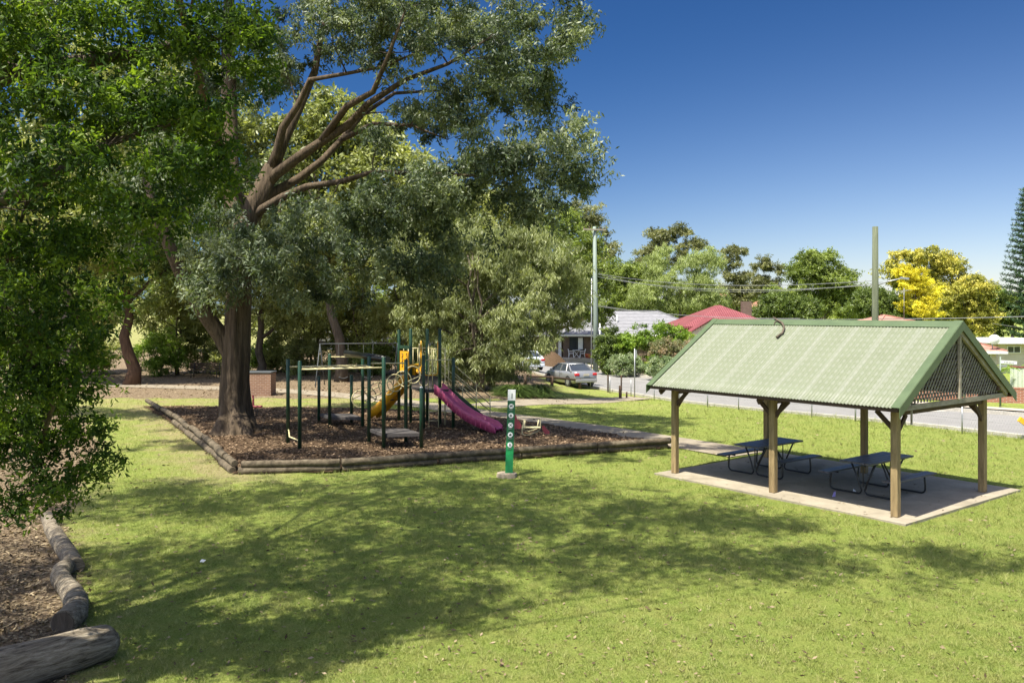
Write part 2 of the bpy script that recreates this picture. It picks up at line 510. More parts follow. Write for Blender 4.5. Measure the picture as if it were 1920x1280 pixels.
# corrugated roof sheet: faded green with chalky pale bloom that follows the sheet laps
t = NT('faded_green_corrugated')
src = t.obj()
lap = t.n('TexWave', wave_type='BANDS', bands_direction='X', wave_profile='SIN'); t.l(src, lap.inputs['Vector'])
lap.inputs['Scale'].default_value = .43; lap.inputs['Distortion'].default_value = .9; lap.inputs['Detail'].default_value = 2
lap.inputs['Detail Scale'].default_value = 1.5
n1 = t.noise(src, 2.2, 6, .7); sx_ = t.n('SeparateXYZ'); t.l(src, sx_.inputs[0])
gx_ = t.math('SINE', t.math('MULTIPLY', sx_.outputs[0], 2 * math.pi / .1524)); gy_ = t.math('SINE', t.math('MULTIPLY', sx_.outputs[1], 2 * math.pi / .17))
n2 = t.math('MULTIPLY', t.math('ADD', t.math('MULTIPLY', t.math('ADD', gx_, gy_), .25), .5), t.math('ADD', t.noise(src, 5, 4), .35))
c = t.ramp(n1, [(.3, (.135, .152, .096)), (.7, (.152, .170, .112))])
lp = t.math('MULTIPLY', t.ramp(lap.outputs['Fac'], [(.86, (0, 0, 0)), (1, (1, 1, 1))]), .38)
c = t.mix(lp, c, (.215, .22, .185))
c = t.mix(t.math('MULTIPLY', t.ramp(n2, [(.5, (0, 0, 0)), (.66, (1, 1, 1))]), .28), c, (.23, .235, .20))
sp = t.ramp(t.noise(src, 9, 5, .8), [(.66, (0, 0, 0)), (.72, (1, 1, 1))])
c = t.mix(t.math('MULTIPLY', sp, .35), c, (.30, .30, .27))
t.bsdf(c, .55, spec=.3)
M['roof_sheet'] = t.m

t = NT('silver_car_paint')
t.bsdf((.34, .34, .335), .28, metal=.55, spec=.6, **{'Coat Weight': .5})
M['silver'] = t.m
t = NT('white_car_paint')
t.bsdf((.62, .68, .74), .3, spec=.6, **{'Coat Weight': .5})
M['car_white'] = t.m
M['tail'] = plain('tail_lamp', (.55, .02, .02), (.4, .01, .01), .25, 3, 0)

# ------------------------------------------------------------------ ground
def seg_dist(x, y, poly):
    d = np.full(x.shape, 1e9)
    for (ax, ay), (bx, by) in zip(poly[:-1], poly[1:]):
        vx, vy = bx - ax, by - ay
        tt = np.clip(((x - ax) * vx + (y - ay) * vy) / (vx * vx + vy * vy), 0, 1)
        d = np.minimum(d, np.hypot(x - ax - tt * vx, y - ay - tt * vy))
    return d

def inside(x, y, poly):
    r = np.zeros(x.shape, bool)
    n = len(poly)
    for i in range(n):
        ax, ay = poly[i]; bx, by = poly[(i + 1) % n]
        c = ((ay > y) != (by > y)) & (x < (bx - ax) * (y - ay) / ((by - ay) if by != ay else 1e-9) + ax)
        r ^= c
    return r

# left edge of the lawn (world x,y)
LEFT = [(-4.6, 8.6), (-5.5, 10.4), (-6.6, 12.8), (-8.6, 16.2), (-10.6, 21), (-12.6, 26), (-15.5, 31), (-19, 36), (-30, 42)]
LEFT_POLY = LEFT + [(-90, 42), (-90, -20), (-4.0, -20)]
bark_px = [(443, 888), (620, 884), (820, 870), (1020, 856), (1250, 840), (1225, 829), (1100, 808), (1000, 793), (909, 782), (790, 772), (690, 767), (500, 764), (275, 762), (330, 795), (378, 832)]
BARK = [tuple(G(*p)[:2]) for p in bark_px]

# road frame
nA, nB = G(1203, 741), G(1920, 819)
rd = Vector((nA.x - nB.x, nA.y - nB.y, 0)).normalized()       # along the road, away from camera
rn = Vector((rd.y, -rd.x, 0))                                 # across, to the far side
RO = Vector((nB.x, nB.y, 0))
RW = 7.4
def RP(s, a, dz=0.0):
    p = RO + rd * s + rn * a
    return Vector((p.x, p.y, float(zg(p.x, p.y)) + dz))

def masks(x, y):
    lit = np.zeros(x.shape)
    ins = inside(x, y, LEFT_POLY)
    d = seg_dist(x, y, LEFT)
    lit = np.where(ins, np.clip(.5 + d / 1.2, 0, 1), np.clip(.5 - d / 1.2, 0, 1))
    bk = S((y - 38.5 - .12 * np.maximum(x, 0)) / 3.0) * (1 - S((x + 1.0) / 7))
    lit = np.maximum(lit, bk)
    lit = lit * (1 - S((y - 75) / 20) * 0.6)
    db = seg_dist(x, y, [BARK[-1], BARK[-2], BARK[-3]] )
    dl = seg_dist(x, y, [BARK[0], BARK[-1], BARK[-2], BARK[-3]])
    dry = .78 * np.exp(-(dl / 2.2) ** 2)
    dry = np.maximum(dry, .62 * S((y - 27) / 8) * (1 - S((x + 8) / 5)))
    dry = np.maximum(dry, .45 * S((y - 36) / 5) * (1 - S((x - 6) / 5)))
    dfr = seg_dist(x, y, LEFT)
    dry = np.maximum(dry, .45 * np.exp(-(dfr / 1.2) ** 2))
    dry = np.maximum(dry, .15 * np.exp(-(((x - 1) / 5.5) ** 2 + ((y - 9.5) / 1.8) ** 2)))
    return dry, np.clip(lit, 0, 1)

gx = np.concatenate([[-900, -500, -300, -200, -140, -100, -75, -60], np.arange(-50, 40.1, .45), [45, 52, 62, 80, 110, 160, 260, 500, 900]])
gy = np.concatenate([[-300, -100, -40, -15, -5, 2], np.arange(6, 80.1, .45), [85, 95, 110, 140, 200, 350, 700, 1500]])
XX, YY = np.meshgrid(gx, gy)
ZZ = zg(XX, YY)
near = (XX > -50) & (XX < 40) & (YY > 5) & (YY < 60)
ZZ = ZZ + near * (.012 * np.sin(XX * 1.7 + np.sin(YY * 1.1)) * np.sin(YY * 1.3 + XX * .3) + .008 * np.sin(XX * 4.1 + YY * 2.9))
RDs = (XX - RO.x) * rn.x + (YY - RO.y) * rn.y          # distance across the road
ZZ = ZZ - .04 * ((RDs > -2) & (RDs < 14)) - .15 * (inside(XX, YY, BARK) & (seg_dist(XX, YY, BARK + BARK[:1]) > .55)) - .02 * inside(XX, YY, BARK)
NX, NY = len(gx), len(gy)
V = np.stack([XX.ravel(), YY.ravel(), ZZ.ravel()], 1)
ii = np.arange(NX * NY).reshape(NY, NX)
Fq = np.stack([ii[:-1, :-1].ravel(), ii[:-1, 1:].ravel(), ii[1:, 1:].ravel(), ii[1:, :-1].ravel()], 1)
dry, litter = masks(XX.ravel(), YY.ravel())
struct(np_mesh('ground', V, Fq, M['ground'], attrs={'dry': dry, 'litter': litter}, smooth=True))

def strip(name, L, Rr, m, dz=.0, step=1.0, thick=0.0, sub=1):
    """ribbon between two polylines of equal count; follows the ground"""
    mb = MB(); pl, pr = [], []
    for (a, b), (c, d) in zip(zip(L[:-1], L[1:]), zip(Rr[:-1], Rr[1:])):
        n = max(1, int((Vector(b) - Vector(a)).length / step))
        for k in range(n):
            pl.append(Vector(a).lerp(Vector(b), k / n)); pr.append(Vector(c).lerp(Vector(d), k / n))
    pl.append(Vector(L[-1])); pr.append(Vector(Rr[-1]))
    vs, fs = [], []
    for a, b in zip(pl, pr):
        for k in range(sub + 1):
            q = a.lerp(b, k / sub); vs.append((q.x, q.y, float(zg(q.x, q.y)) + dz))
    w_ = sub + 1
    for i in range(len(pl) - 1):
        for k in range(sub):
            fs.append((i * w_ + k, (i + 1) * w_ + k, (i + 1) * w_ + k + 1, i * w_ + k + 1))
    mb.add(vs, fs, True)
    return mb.build(name, m)

def rstrip(name, a0, a1, m, dz, s0=-30, s1=170):
    return struct(strip(name, [RP(s0, a0), RP(s1, a0)], [RP(s0, a1), RP(s1, a1)], m, dz, 2.0, sub=3))
rstrip('road', 0, RW, M['asphalt'], .0)
rstrip('footpath', RW + 2.2, RW + 3.6, M['concrete'], .06)
mk = MB()
for a0, hgt in ((-.18, .09), (RW, .15)):
    for k in range(50):
        s0, s1 = -30 + k * 3.0, -30 + k * 3.0 + 2.985
        q = [RP(s0, a0), RP(s1, a0), RP(s1, a0 + .18), RP(s0, a0 + .18)]
        top = [p + Vector((0, 0, hgt)) for p in q]; bot = [p - Vector((0, 0, .1)) for p in q]
        mk.add(bot + top, [(4, 5, 6, 7)[::-1], (0, 1, 5, 4)[::-1], (1, 2, 6, 5)[::-1], (2, 3, 7, 6)[::-1], (3, 0, 4, 7)[::-1]])
struct(mk.build('kerb', M['kerb']))
# pale driveway crossing on the far kerb and concrete patch on the road near the pole
def quad_patch(name, s0, s1, a0, a1, m, dz):
    return struct(strip(name, [RP(s0, a0), RP(s1, a0)], [RP(s0, a1), RP(s1, a1)], m, dz, .8, sub=2))
quad_patch('driveway', 33, 40, RW + .22, RW + 13, M['concrete'], .085)
quad_patch('road_patch', 8.5, 12, RW - 2.6, RW - .05, M['kerb'], .012)

# paths in the park
def path_strip(name, pts, wd, dz):
    P2 = [G(*p) for p in pts]
    L, Rr = [], []
    for i, p in enumerate(P2):
        tdir = (P2[min(i + 1, len(P2) - 1)] - P2[max(i - 1, 0)]); tdir.z = 0; tdir.normalize()
        nn = Vector((-tdir.y, tdir.x, 0))
        L.append(p + nn * wd / 2); Rr.append(p - nn * wd / 2)
    return struct(strip(name, L, Rr, M['path'], dz, .6, sub=2))
path_strip('path', [(1405, 852), (1345, 842), (1290, 833), (1200, 818), (1100, 801), (1000, 787), (900, 775), (820, 763), (740, 752), (660, 743), (580, 736), (500, 731), (380, 727), (200, 722)], 1.7, .022)
path_strip('side_path', [(905, 762), (960, 756), (1060, 753), (1140, 750), (1200, 745)], 1.9, .018)

# bark mulch bed: lumpy sheet
bx = np.arange(-17, 6, .18); by = np.arange(20.4, 38, .18)
BX, BY = np.meshgrid(bx, by)
BZ = .03 + .022 * np.sin(BX * 2.1 + np.sin(BY * 1.7) * 1.5) * np.sin(BY * 1.9 + BX * .7) + .02 * rng.random(BX.shape)
for (px, py) in ((640, 800), (755, 835), (940, 822), (720, 785)):
    g = G(px, py); BZ -= .07 * np.exp(-((BX - g.x) ** 2 + (BY - g.y) ** 2) / .8)
BZ = BZ + zg(BX, BY)
ins = inside(BX, BY, BARK)
ii = np.arange(BX.size).reshape(BX.shape)
cell = ins[:-1, :-1] | ins[1:, :-1] | ins[:-1, 1:] | ins[1:, 1:]
Fq = np.stack([ii[:-1, :-1][cell], ii[:-1, 1:][cell], ii[1:, 1:][cell], ii[1:, :-1][cell]], 1)
struct(np_mesh('bark_mulch_bed', np.stack([BX.ravel(), BY.ravel(), BZ.ravel()], 1), Fq, M['mulch'], smooth=True))

# ------------------------------------------------------------------ leaf-sized faces
def frame_from(d):
    """unit d (n,3) -> side, normal"""
    n = len(d)
    a = rng.normal(size=(n, 3)); s = np.cross(d, a); s /= np.linalg.norm(s, axis=1, keepdims=True) + 1e-9
    return s, np.cross(s, d)

def leaf_quads(C, L, Wd, droop=0.0, horiz=0.0, fold=False, jit=.3):
    n = len(C)
    d = rng.normal(size=(n, 3)); d /= np.linalg.norm(d, axis=1, keepdims=True)
    d[:, 2] = d[:, 2] * (1 - horiz) - droop; d /= np.linalg.norm(d, axis=1, keepdims=True)
    s, nn = frame_from(d)
    if horiz > 0:
        s[:, 2] *= (1 - horiz); s /= np.linalg.norm(s, axis=1, keepdims=True)
    k = 1 + jit * (rng.random((n, 1)) * 2 - 1)
    l, w_ = L * k, Wd * k
    if not fold:
        V = np.stack([C, C + d * l * .45 + s * w_ * .5, C + d * l, C + d * l * .45 - s * w_ * .5], 1).reshape(-1, 3)
        Fq = np.arange(4 * n).reshape(n, 4)
        return V, Fq, 1
    nn = np.cross(s, d)
    V = np.stack([C, C + d * l * .3 + s * w_ * .46 + nn * w_ * .16, C + d * l * .68 + s * w_ * .4 + nn * w_ * .12, C + d * l - nn * l * .12,
                  C + d * l * .68 - s * w_ * .4 + nn * w_ * .12, C + d * l * .3 - s * w_ * .46 + nn * w_ * .16], 1).reshape(-1, 3)
    b = (np.arange(n) * 6)[:, None]
    Fq = np.concatenate([b + np.array([[0, 1, 2, 3]]), b + np.array([[0, 3, 4, 5]])], 1).reshape(-1, 4)
    return V, Fq, 2

def in_ellipsoids(blobs, n, shell=.55):
    vol = np.array([(b[3] * b[4] * b[5]) ** (2 / 3) for b in blobs]); pr = vol / vol.sum()
    idx = rng.choice(len(blobs), n, p=pr)
    B = np.array([b[:6] for b in blobs], float)[idx]
    d = rng.normal(size=(n, 3)); d /= np.linalg.norm(d, axis=1, keepdims=True)
    r = (shell + (1 - shell) * rng.random((n, 1))) ** .9
    return B[:, :3] + d * r * B[:, 3:6], idx

def foliage(C, cidx, nl, cr, tw=10, flat=.7, twl=1.0):
    """leaf positions on twigs around clump centres"""
    nc = len(C)
    cs = cr * (.6 + .8 * rng.random(nc))
    td = rng.normal(size=(nc, tw, 3)); td /= np.linalg.norm(td, axis=2, keepdims=True); td[..., 2] = td[..., 2] * flat
    ci = rng.integers(0, nc, nl); ti = rng.integers(0, tw, nl)
    u = rng.random((nl, 1)) ** .6
    pos = C[ci] + td[ci, ti] * u * cs[ci][:, None] * twl + rng.normal(size=(nl, 3)) * cs[ci][:, None] * .09
    cl = rng.random(nc)
    rnd = .68 * cl[ci] + .32 * rng.random(nl)
    return pos, rnd

def curve_pts(a, b, n=7, sag=.0, wob=.04):
    a, b = Vector(a), Vector(b); L = (b - a).length
    out = []
    for k in range(n + 1):
        t_ = k / n; p = a.lerp(b, t_); p.z += sag * L * math.sin(math.pi * t_)
        if 0 < k < n: p += Vector((random.uniform(-1, 1), random.uniform(-1, 1), random.uniform(-.5, .5))) * wob * L
        out.append(p)
    return out

def pxblob(px, py, rx, ry, Y, rd_=None, dy=0):
    p = P(px, py, Y + dy); k = (Y + dy) / F
    r1 = (rx + ry) / 2 * k * .85 if rd_ is None else rd_
    return (p.x, p.y, p.z, rx * k, r1, ry * k)

def make_tree(name, label, base, blobs, lm, bm, tr, nleaf, leaf=(.22, .08), droop=.3, cr=.8, nclump=120, horiz=0.0, limbs=None,
              group=None, cat='tree', fold=False, shell=.5, thin=True, tw=10, top=.75, stems=1, flat=.7, branch_k=1.0, flute=None):
    base = Vector(base)
    T = thing(name, label, cat, base, group=group)
    B = np.array([b[:6] for b in blobs], float)
    cen = Vector(np.average(B[:, :3], axis=0, weights=B[:, 3] * B[:, 5]))
    topz = float((B[:, 2] + B[:, 5]).max())
    C, cidx = in_ellipsoids(blobs, nclump, shell)
    C[:, 2] = np.maximum(C[:, 2], base.z + .25)
    mt = MB(); mbr = MB()
    nodes = []
    if limbs is None:
        for si in range(stems):
            off = Vector((random.uniform(-1, 1), random.uniform(-.6, .6), 0)) * (tr * 2.2 if stems > 1 else 0)
            lean = Vector((random.uniform(-1, 1), random.uniform(-1, 1), 0)) * (1.2 if stems > 1 else .3)
            tip = Vector((cen.x, cen.y, base.z + (topz - base.z) * top)) + lean
            pts = curve_pts(base + off + Vector((0, 0, -.15)), tip, 9, 0, .022)
            rr = [tr * (1.0 if stems == 1 else .6) * (1.35 if k == 0 else 1.0) * (1 - .085 * k) for k in range(10)]
            mt.tube(pts, rr, 10, wob=.08)
            nodes += [(pts[k], rr[k]) for k in range(3, 9)]
        mains = []
        for b in blobs:
            q = Vector(b[:3]); hz = q.z - .35 * abs(q.x - cen.x) - .6 * b[5]
            a = min(nodes, key=lambda nd: abs(nd[0].z - hz) + .4 * (nd[0] - q).length)
            pts = curve_pts(a[0], q, 6, .06, .05); r0 = a[1] * .6
            mbr.tube(pts, [r0 * (1 - .13 * k) for k in range(7)], 7, wob=.08)
            mains += [(pts[k], r0 * (1 - .13 * k)) for k in range(2, 7)]
        nodes += mains
    else:
        for li, (pts, rr) in enumerate(limbs):
            if li == 0 and flute: mt.tube(pts, rr, 60, wob=.012, flute=(flute,))
            else: mt.tube(pts, rr, 14, wob=.05)
            nodes += [(Vector(p), r_) for p, r_ in zip(pts, rr)][2:]
    NP = np.array([tuple(nd[0]) for nd in nodes])
    use = np.zeros(len(NP)); order = sorted(range(nclump), key=lambda q: float(np.linalg.norm(NP - C[q], axis=1).min()))
    for k in (order if thin else []):
        c = C[k]
        d = np.linalg.norm(NP[:len(use)] - c, axis=1) + (NP[:len(use), 2] > c[2]) * 1.0 + use * .45
        j = int(np.argmin(d)); a = nodes[j]; use[j] += 1
        L = (Vector(c) - a[0]).length
        r0 = min(a[1] * .5, .012 * L * branch_k + .012)
        pts = curve_pts(a[0], c, 4, .05, .06)
        mbr.tube(pts, [r0 * (1 - .2 * q) for q in range(5)], 5)
        if L > 1.0:
            for q in (2, 3):
                nodes.append((pts[q], r0 * .8)); NP = np.vstack([NP, tuple(pts[q])]); use = np.append(use, 0.)
    mt.build('trunk', bm, T)
    if mbr.v: mbr.build('branches', M['twig'], T)
    pos, rnd = foliage(C, cidx, nleaf, cr, tw, flat)
    pos[:, 2] = np.maximum(pos[:, 2], base.z + .04)
    V, Fq, per = leaf_quads(pos, leaf[0], leaf[1], droop, horiz, fold)
    np_mesh('crown', V, Fq, lm, parent=T, fattrs={'rnd': np.repeat(rnd, per)})
    return T

# ------------------------------------------------------------------ picnic shelter
PU = Vector((.609, -.793, 0)).normalized(); PV_ = Vector((.793, .609, 0)).normalized()
P1 = Vector((4.11, 21.24, 0))
LU, LV = 5.73, 3.8
def PV(u, v, z=0.0): return P1 + PU * u + PV_ * v + Vector((0, 0, z))

slab = MB()
u0, u1, v0, v1 = -.32, LU + .42, -.42, LV + .95
nu, nv = 4, 1
out = [PV(u0, v0), PV(u1, v0), PV(u1, v1), PV(u0, v1)]
slab.poly_prism([p + Vector((0, 0, -.15)) for p in out], (0, 0, .2))
so_ = slab.build('slab', M['slab']); struct(so_)

sh = thing('picnic_shelter', 'open picnic shelter with green corrugated gable roof on timber posts', 'shelter', PV(LU / 2, LV / 2, .05))
def post(u, v, h=2.22):
    mb = MB(); a = math.atan2(PU.y, PU.x)
    mb.box(PV(u, v, .05 + h / 2), (.145, .145, h), Matrix.Rotation(a, 3, 'Z'), .012)
    return mb.build('post', M['timber_post'], sh)
for u in (0, LU * .505, LU):
    for v in (0, LV): post(u, v)
ZE, ZR, OV, OUL, OUR = 2.27, 3.89, .65, .33, .42      # eave / ridge heights, eave and gable overhangs
HALF = LV / 2 + OV
slope = (ZR - ZE) / HALF
def rz(v): return ZR - abs(v - LV / 2) * slope
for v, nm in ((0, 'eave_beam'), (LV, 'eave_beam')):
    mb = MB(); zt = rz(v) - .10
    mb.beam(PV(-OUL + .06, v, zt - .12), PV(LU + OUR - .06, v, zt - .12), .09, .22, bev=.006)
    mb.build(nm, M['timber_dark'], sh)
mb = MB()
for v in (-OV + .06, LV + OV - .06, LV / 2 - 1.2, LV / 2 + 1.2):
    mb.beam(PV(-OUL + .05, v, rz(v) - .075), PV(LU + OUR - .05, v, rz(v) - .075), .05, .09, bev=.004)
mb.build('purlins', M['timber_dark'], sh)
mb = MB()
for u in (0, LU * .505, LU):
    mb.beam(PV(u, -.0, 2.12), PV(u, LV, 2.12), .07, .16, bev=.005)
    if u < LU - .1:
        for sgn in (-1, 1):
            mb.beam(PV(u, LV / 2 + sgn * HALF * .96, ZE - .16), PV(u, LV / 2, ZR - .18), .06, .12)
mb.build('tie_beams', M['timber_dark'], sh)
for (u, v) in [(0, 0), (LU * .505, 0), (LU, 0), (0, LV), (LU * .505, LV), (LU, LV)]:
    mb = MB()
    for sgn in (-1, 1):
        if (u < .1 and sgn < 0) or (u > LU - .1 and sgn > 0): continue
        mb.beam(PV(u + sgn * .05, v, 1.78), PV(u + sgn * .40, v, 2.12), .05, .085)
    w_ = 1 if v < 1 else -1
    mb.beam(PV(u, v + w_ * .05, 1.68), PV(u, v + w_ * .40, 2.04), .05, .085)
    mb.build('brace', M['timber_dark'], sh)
# corrugated sheets
for sgn in (-1, 1):
    pitch_, per, amp = .0762, 8, .0085
    ua, ub = -OUL + .02, LU + OUR - .02
    n = int((ub - ua) / pitch_ * per)
    us = ua + (ub - ua) * np.arange(n + 1) / n
    hz_ = amp * np.cos(2 * math.pi * (us - ua) / pitch_)
    rows = np.linspace(.02, HALF, 9)
    Vv = []
    for lay in (0, 1):
        for r_ in rows:
            v = LV / 2 + sgn * r_; zz = ZR - r_ * slope - lay * .004
            base_ = np.array(P1)[None] + us[:, None] * np.array(PU)[None] + v * np.array(PV_)[None]
            base_[:, 2] = zz + hz_
            Vv.append(base_)
    Vv = np.concatenate(Vv); nr = len(rows)
    ii = np.arange(2 * nr * (n + 1)).reshape(2, nr, n + 1)
    fs = []
    for lay in (0, 1):
        a = ii[lay]; fs.append(np.stack([a[:-1, :-1].ravel(), a[:-1, 1:].ravel(), a[1:, 1:].ravel(), a[1:, :-1].ravel()], 1)[:, ::(1 if lay == 0 else -1)])
    a, b = ii[0, -1], ii[1, -1]
    fs.append(np.stack([a[:-1], a[1:], b[1:], b[:-1]], 1))
    # mesh in a frame whose X runs along the ridge so the material can use it
    O = np.array(PV(LU / 2, LV / 2, .05))
    Rl = np.array([list(PU), list(PV_), [0, 0, 1]])
    Vl = (Vv - O) @ Rl.T
    o = np_mesh('roof_sheet', Vl, np.concatenate(fs), M['roof_sheet'], smooth=True)
    o.parent = sh; o.rotation_euler = (0, 0, math.atan2(PU.y, PU.x))
# ridge capping and barge flashings
mb = MB()
for sgn in (-1, 1):
    a, b = PV(-OUL - .01, LV / 2, ZR + .02), PV(LU + OUR + .01, LV / 2, ZR + .02)
    dv = PV_ * sgn * .2 + Vector((0, 0, -.2 * slope))
    q = [a, b, b + dv, a + dv]
    mb.poly_prism(q if sgn < 0 else q[::-1], (0, 0, .006))
mb.build('ridge_cap', M['roof_trim'], sh)
for uu, od in ((-OUL - .012, -1), (LU + OUR + .012, 1)):
    for sgn in (-1, 1):
        mb = MB()
        a = PV(uu, LV / 2, ZR + .030); b = PV(uu, LV / 2 + sgn * (HALF + .03), ZE - .03 * slope + .030)
        dn = Vector((0, 0, -.20)); inn = PU * (-od) * .17
        mb.poly_prism([a, b, b + dn, a + dn], PU * od * .012)
        mb.poly_prism([a + Vector((0, 0, .002)), b + Vector((0, 0, .002)), b + inn + Vector((0, 0, .002)), a + inn + Vector((0, 0, .002))], (0, 0, .006))
        mb.build('barge_flashing', M['roof_trim'], sh)
# gable screen at the near right end: timber frame and diagonal lattice; the far left end likewise
for ug in (LU + .31, -.17):
    zb, zt = ZE - .03, ZR - .23
    hw = (zt - zb) / slope
    c = LV / 2
    fr = MB()
    e1 = .002
    fr.beam(PV(ug, c - hw - .12, zb), PV(ug, c + hw + .12, zb), .05, .10)
    for sgn in (-1, 1):
        fr.beam(PV(ug + .053, c + sgn * (hw + .02), zb + .04), PV(ug + .053, c, zt + .03), .05, .10)
    fr.beam(PV(ug + .055, c, zb + .052), PV(ug + .055, c, zt - .05), .07, .05, up=PU)
    fr.build('gable_frame', M['timber_grey'], sh)
    lat = MB()
    for dirn in (1, -1):
        off = .0 if dirn > 0 else -.02
        if ug > 0: lat = MB()
        k = -hw * 2.2
        while k < hw * 2.2:
            # line: v = k + t, z = zb + dirn*t*1.35  ; clip to the triangle numerically
            tt = [i * .02 for i in range(-160, 161)]
            okp = [(k + x, zb + .05 + (x * dirn) * 1.25) for x in tt]
            okp = [q for q in okp if q[1] > zb + .05 and q[1] < zt - abs(q[0]) * slope - .02]
            if len(okp) > 3:
                lat.beam(PV(ug + off, c + okp[0][0], okp[0][1]), PV(ug + off, c + okp[-1][0], okp[-1][1]), .036 if dirn > 0 else .028, .012, up=PU)
            k += .125
        if ug > 0: lat.build('lattice', M['lattice_front' if dirn > 0 else 'lattice'], sh)
    if ug < 0: lat.build('lattice', M['lattice'], sh)
# a downpipe-like strut at the near right corner
mb = MB(); mb.beam(PV(LU + .31, .02, 1.90), PV(LU + .31, .02, 2.18), .03, .03, up=PU); mb.build('hanging_batten', M['timber_grey'], sh)

# fallen branch on the shelter roof
br = thing('fallen_branch', 'dry bent branch lying on the ridge of the green shelter roof', 'branch', PV(1.9, LV / 2 - .2, rz(LV / 2 - .2) + .03))
def roofp(u, dv, lift=.035): return PV(u, LV / 2 - dv, ZR - dv * slope + lift)
mb = MB()
mb.tube([roofp(1.55, .0, .09), roofp(1.75, .10, .07), roofp(1.95, .20, .07), roofp(2.12, .36, .07), roofp(2.2, .55, .06), roofp(2.14, .70, .05)], [.016, .024, .028, .026, .03, .034], 7, wob=.15)
mb.build('limb', M['bark_grey'], br)
mb = MB()
mb.tube([roofp(1.72, .08, .06), roofp(1.70, .16, .05), roofp(1.74, .24, .04)], [.014, .012, .007], 5)
mb.build('side_twig', M['bark_grey'], br)

# ------------------------------------------------------------------ picnic tables
def arc(cx, cz, r, a0, a1, n=6):
    return [(cx + r * math.cos(R(a0 + (a1 - a0) * k / n)), cz + r * math.sin(R(a0 + (a1 - a0) * k / n))) for k in range(n + 1)]
def make_table(label, loc):
    T = thing('picnic_table', label, 'picnic table', loc, math.atan2(PV_.y, PV_.x), group='picnic tables under the shelter')
    mb = MB()
    for k in range(5): mb.box((0, (k - 2) * .148, .755 - .0), (1.86, .140, .04), bev=.006)
    mb.build('tabletop', M['table'], T, local=True)
    for s in (-1, 1):
        mb = MB()
        for k in (-1, 1): mb.box((0, s * .76 + k * .067, .445), (1.86, .128, .038), bev=.006)
        mb.build('seat', M['table'], T, local=True)
    for sx in (-1, 1):
        for s in (-1, 1):
            x = sx * .58
            pth = [(.78, .42), (.79, .30), (.80, .20)] + arc(.70, .13, .10, 0, -90)[1:] + [(.4, .03), (.2, .03)] + arc(.13, .12, .09, -90, -170)[1:] + [(.12, .35), (.30, .73)]
            mb = MB(); mb.tube([(x, s * a, z) for a, z in pth], .021, 8)
            mb.tube([(x, s * .60, .42), (x, s * .84, .42)], .018, 6)
            mb.build('frame_loop', M['black'], T, local=True)
    mb = MB()
    for sx in (-1, 1):
        mb.box((sx * .58, 0, .72), (.05, .66, .025))
        mb.beam((sx * .58, -.05, .18), (sx * .12, -.05, .72), .03, .02)
        mb.beam((sx * .58, 0, .18), (sx * .58, -.0, .72), .02, .02)
    mb.build('brace', M['black'], T, local=True)
    return T
make_table('black slatted picnic table with attached benches under the left bay of the shelter, farther one', PV(1.43, LV / 2, .052))
make_table('black slatted picnic table with benches under the right bay of the shelter, nearer one', PV(4.29, LV / 2, .052))

mb = MB(); g = PV(4.0, .62, .06)
mb.poly_prism([g + Vector((-.03, 0, 0)), g + Vector((.05, .02, 0)), g + Vector((.06, .03, .11)), g + Vector((.0, .0, .09))], (.01, .03, .004))
tag(mb.build('litter_wrapper', plain('purple_wrapper', (.4, .36, .6), (.25, .2, .5), .5)), 'crumpled purple and white wrapper on the slab by the nearer picnic table', 'litter')
g = PV(4.0, 1.4, .06); mb = MB()
mb.poly_prism([g, g + Vector((.09, .01, .0)), g + Vector((.04, .06, .06))], (.0, .02, .008))
tag(mb.build('paper_scrap', M['white_paint']), 'white paper scrap on the shaded slab below the nearer picnic table', 'litter')
g = G(379, 1053, .04); mb = MB()
mb.poly_prism([g + Vector((-.04, 0, 0)), g + Vector((.03, -.02, .0)), g + Vector((.05, .03, .02)), g + Vector((-.02, .04, .03))], (0, 0, .006))
tag(mb.build('paper_scrap', M['white_paint']), 'small white paper scrap lying on the shaded front lawn', 'litter')

# ------------------------------------------------------------------ border logs of the bark bed
ORD = ['first', 'second', 'third', 'fourth', 'fifth', 'sixth', 'seventh', 'eighth', 'ninth', 'tenth', 'eleventh', 'twelfth', 'thirteenth', 'fourteenth', 'fifteenth', 'sixteenth', 'seventeenth', 'eighteenth', 'nineteenth', 'twentieth', 'twenty-first', 'twenty-second']
def log_row(pts, seg, r, z0, where, layer, jitter=.02):
    pts = [Vector(p) for p in pts]
    cum = [0]
    for a, b in zip(pts[:-1], pts[1:]): cum.append(cum[-1] + (b - a).length)
    def at(s):
        s = max(0, min(cum[-1] - 1e-6, s))
        for i in range(len(pts) - 1):
            if s <= cum[i + 1]: return pts[i].lerp(pts[i + 1], (s - cum[i]) / (cum[i + 1] - cum[i]))
        return pts[-1]
    n = max(1, round(cum[-1] / seg)); s = 0
    for k in range(n):
        a, b = at(cum[-1] * k / n + .012), at(cum[-1] * (k + 1) / n - .012)
        rr = r * random.uniform(.92, 1.08)
        j = Vector((random.uniform(-jitter, jitter), random.uniform(-jitter, jitter), z0 + r + random.uniform(-.012, .012)))
        m = 6
        ps = [a.lerp(b, q / m) + j + Vector((0, 0, random.uniform(-.006, .006))) for q in range(m + 1)]
        d = (b - a).normalized() * .015
        rads = [rr * random.uniform(.97, 1.03) for _ in ps]
        ps = [ps[0]] + [ps[0] + d] + ps[1:-1] + [ps[-1] - d] + [ps[-1]]
        rads = [rads[0] * .84] + [rads[0]] + rads[1:-1] + [rads[-1]] + [rads[-1] * .84]
        mb = MB(); mb.tube(ps, rads, 14, wob=.025)
        tag(mb.build('border_log', M['log']), f'{ORD[k]} {layer} log from the near corner {where}', 'log', f'border logs {where}')
front = [Vector((*BARK[i], 0)) for i in range(0, 5)]
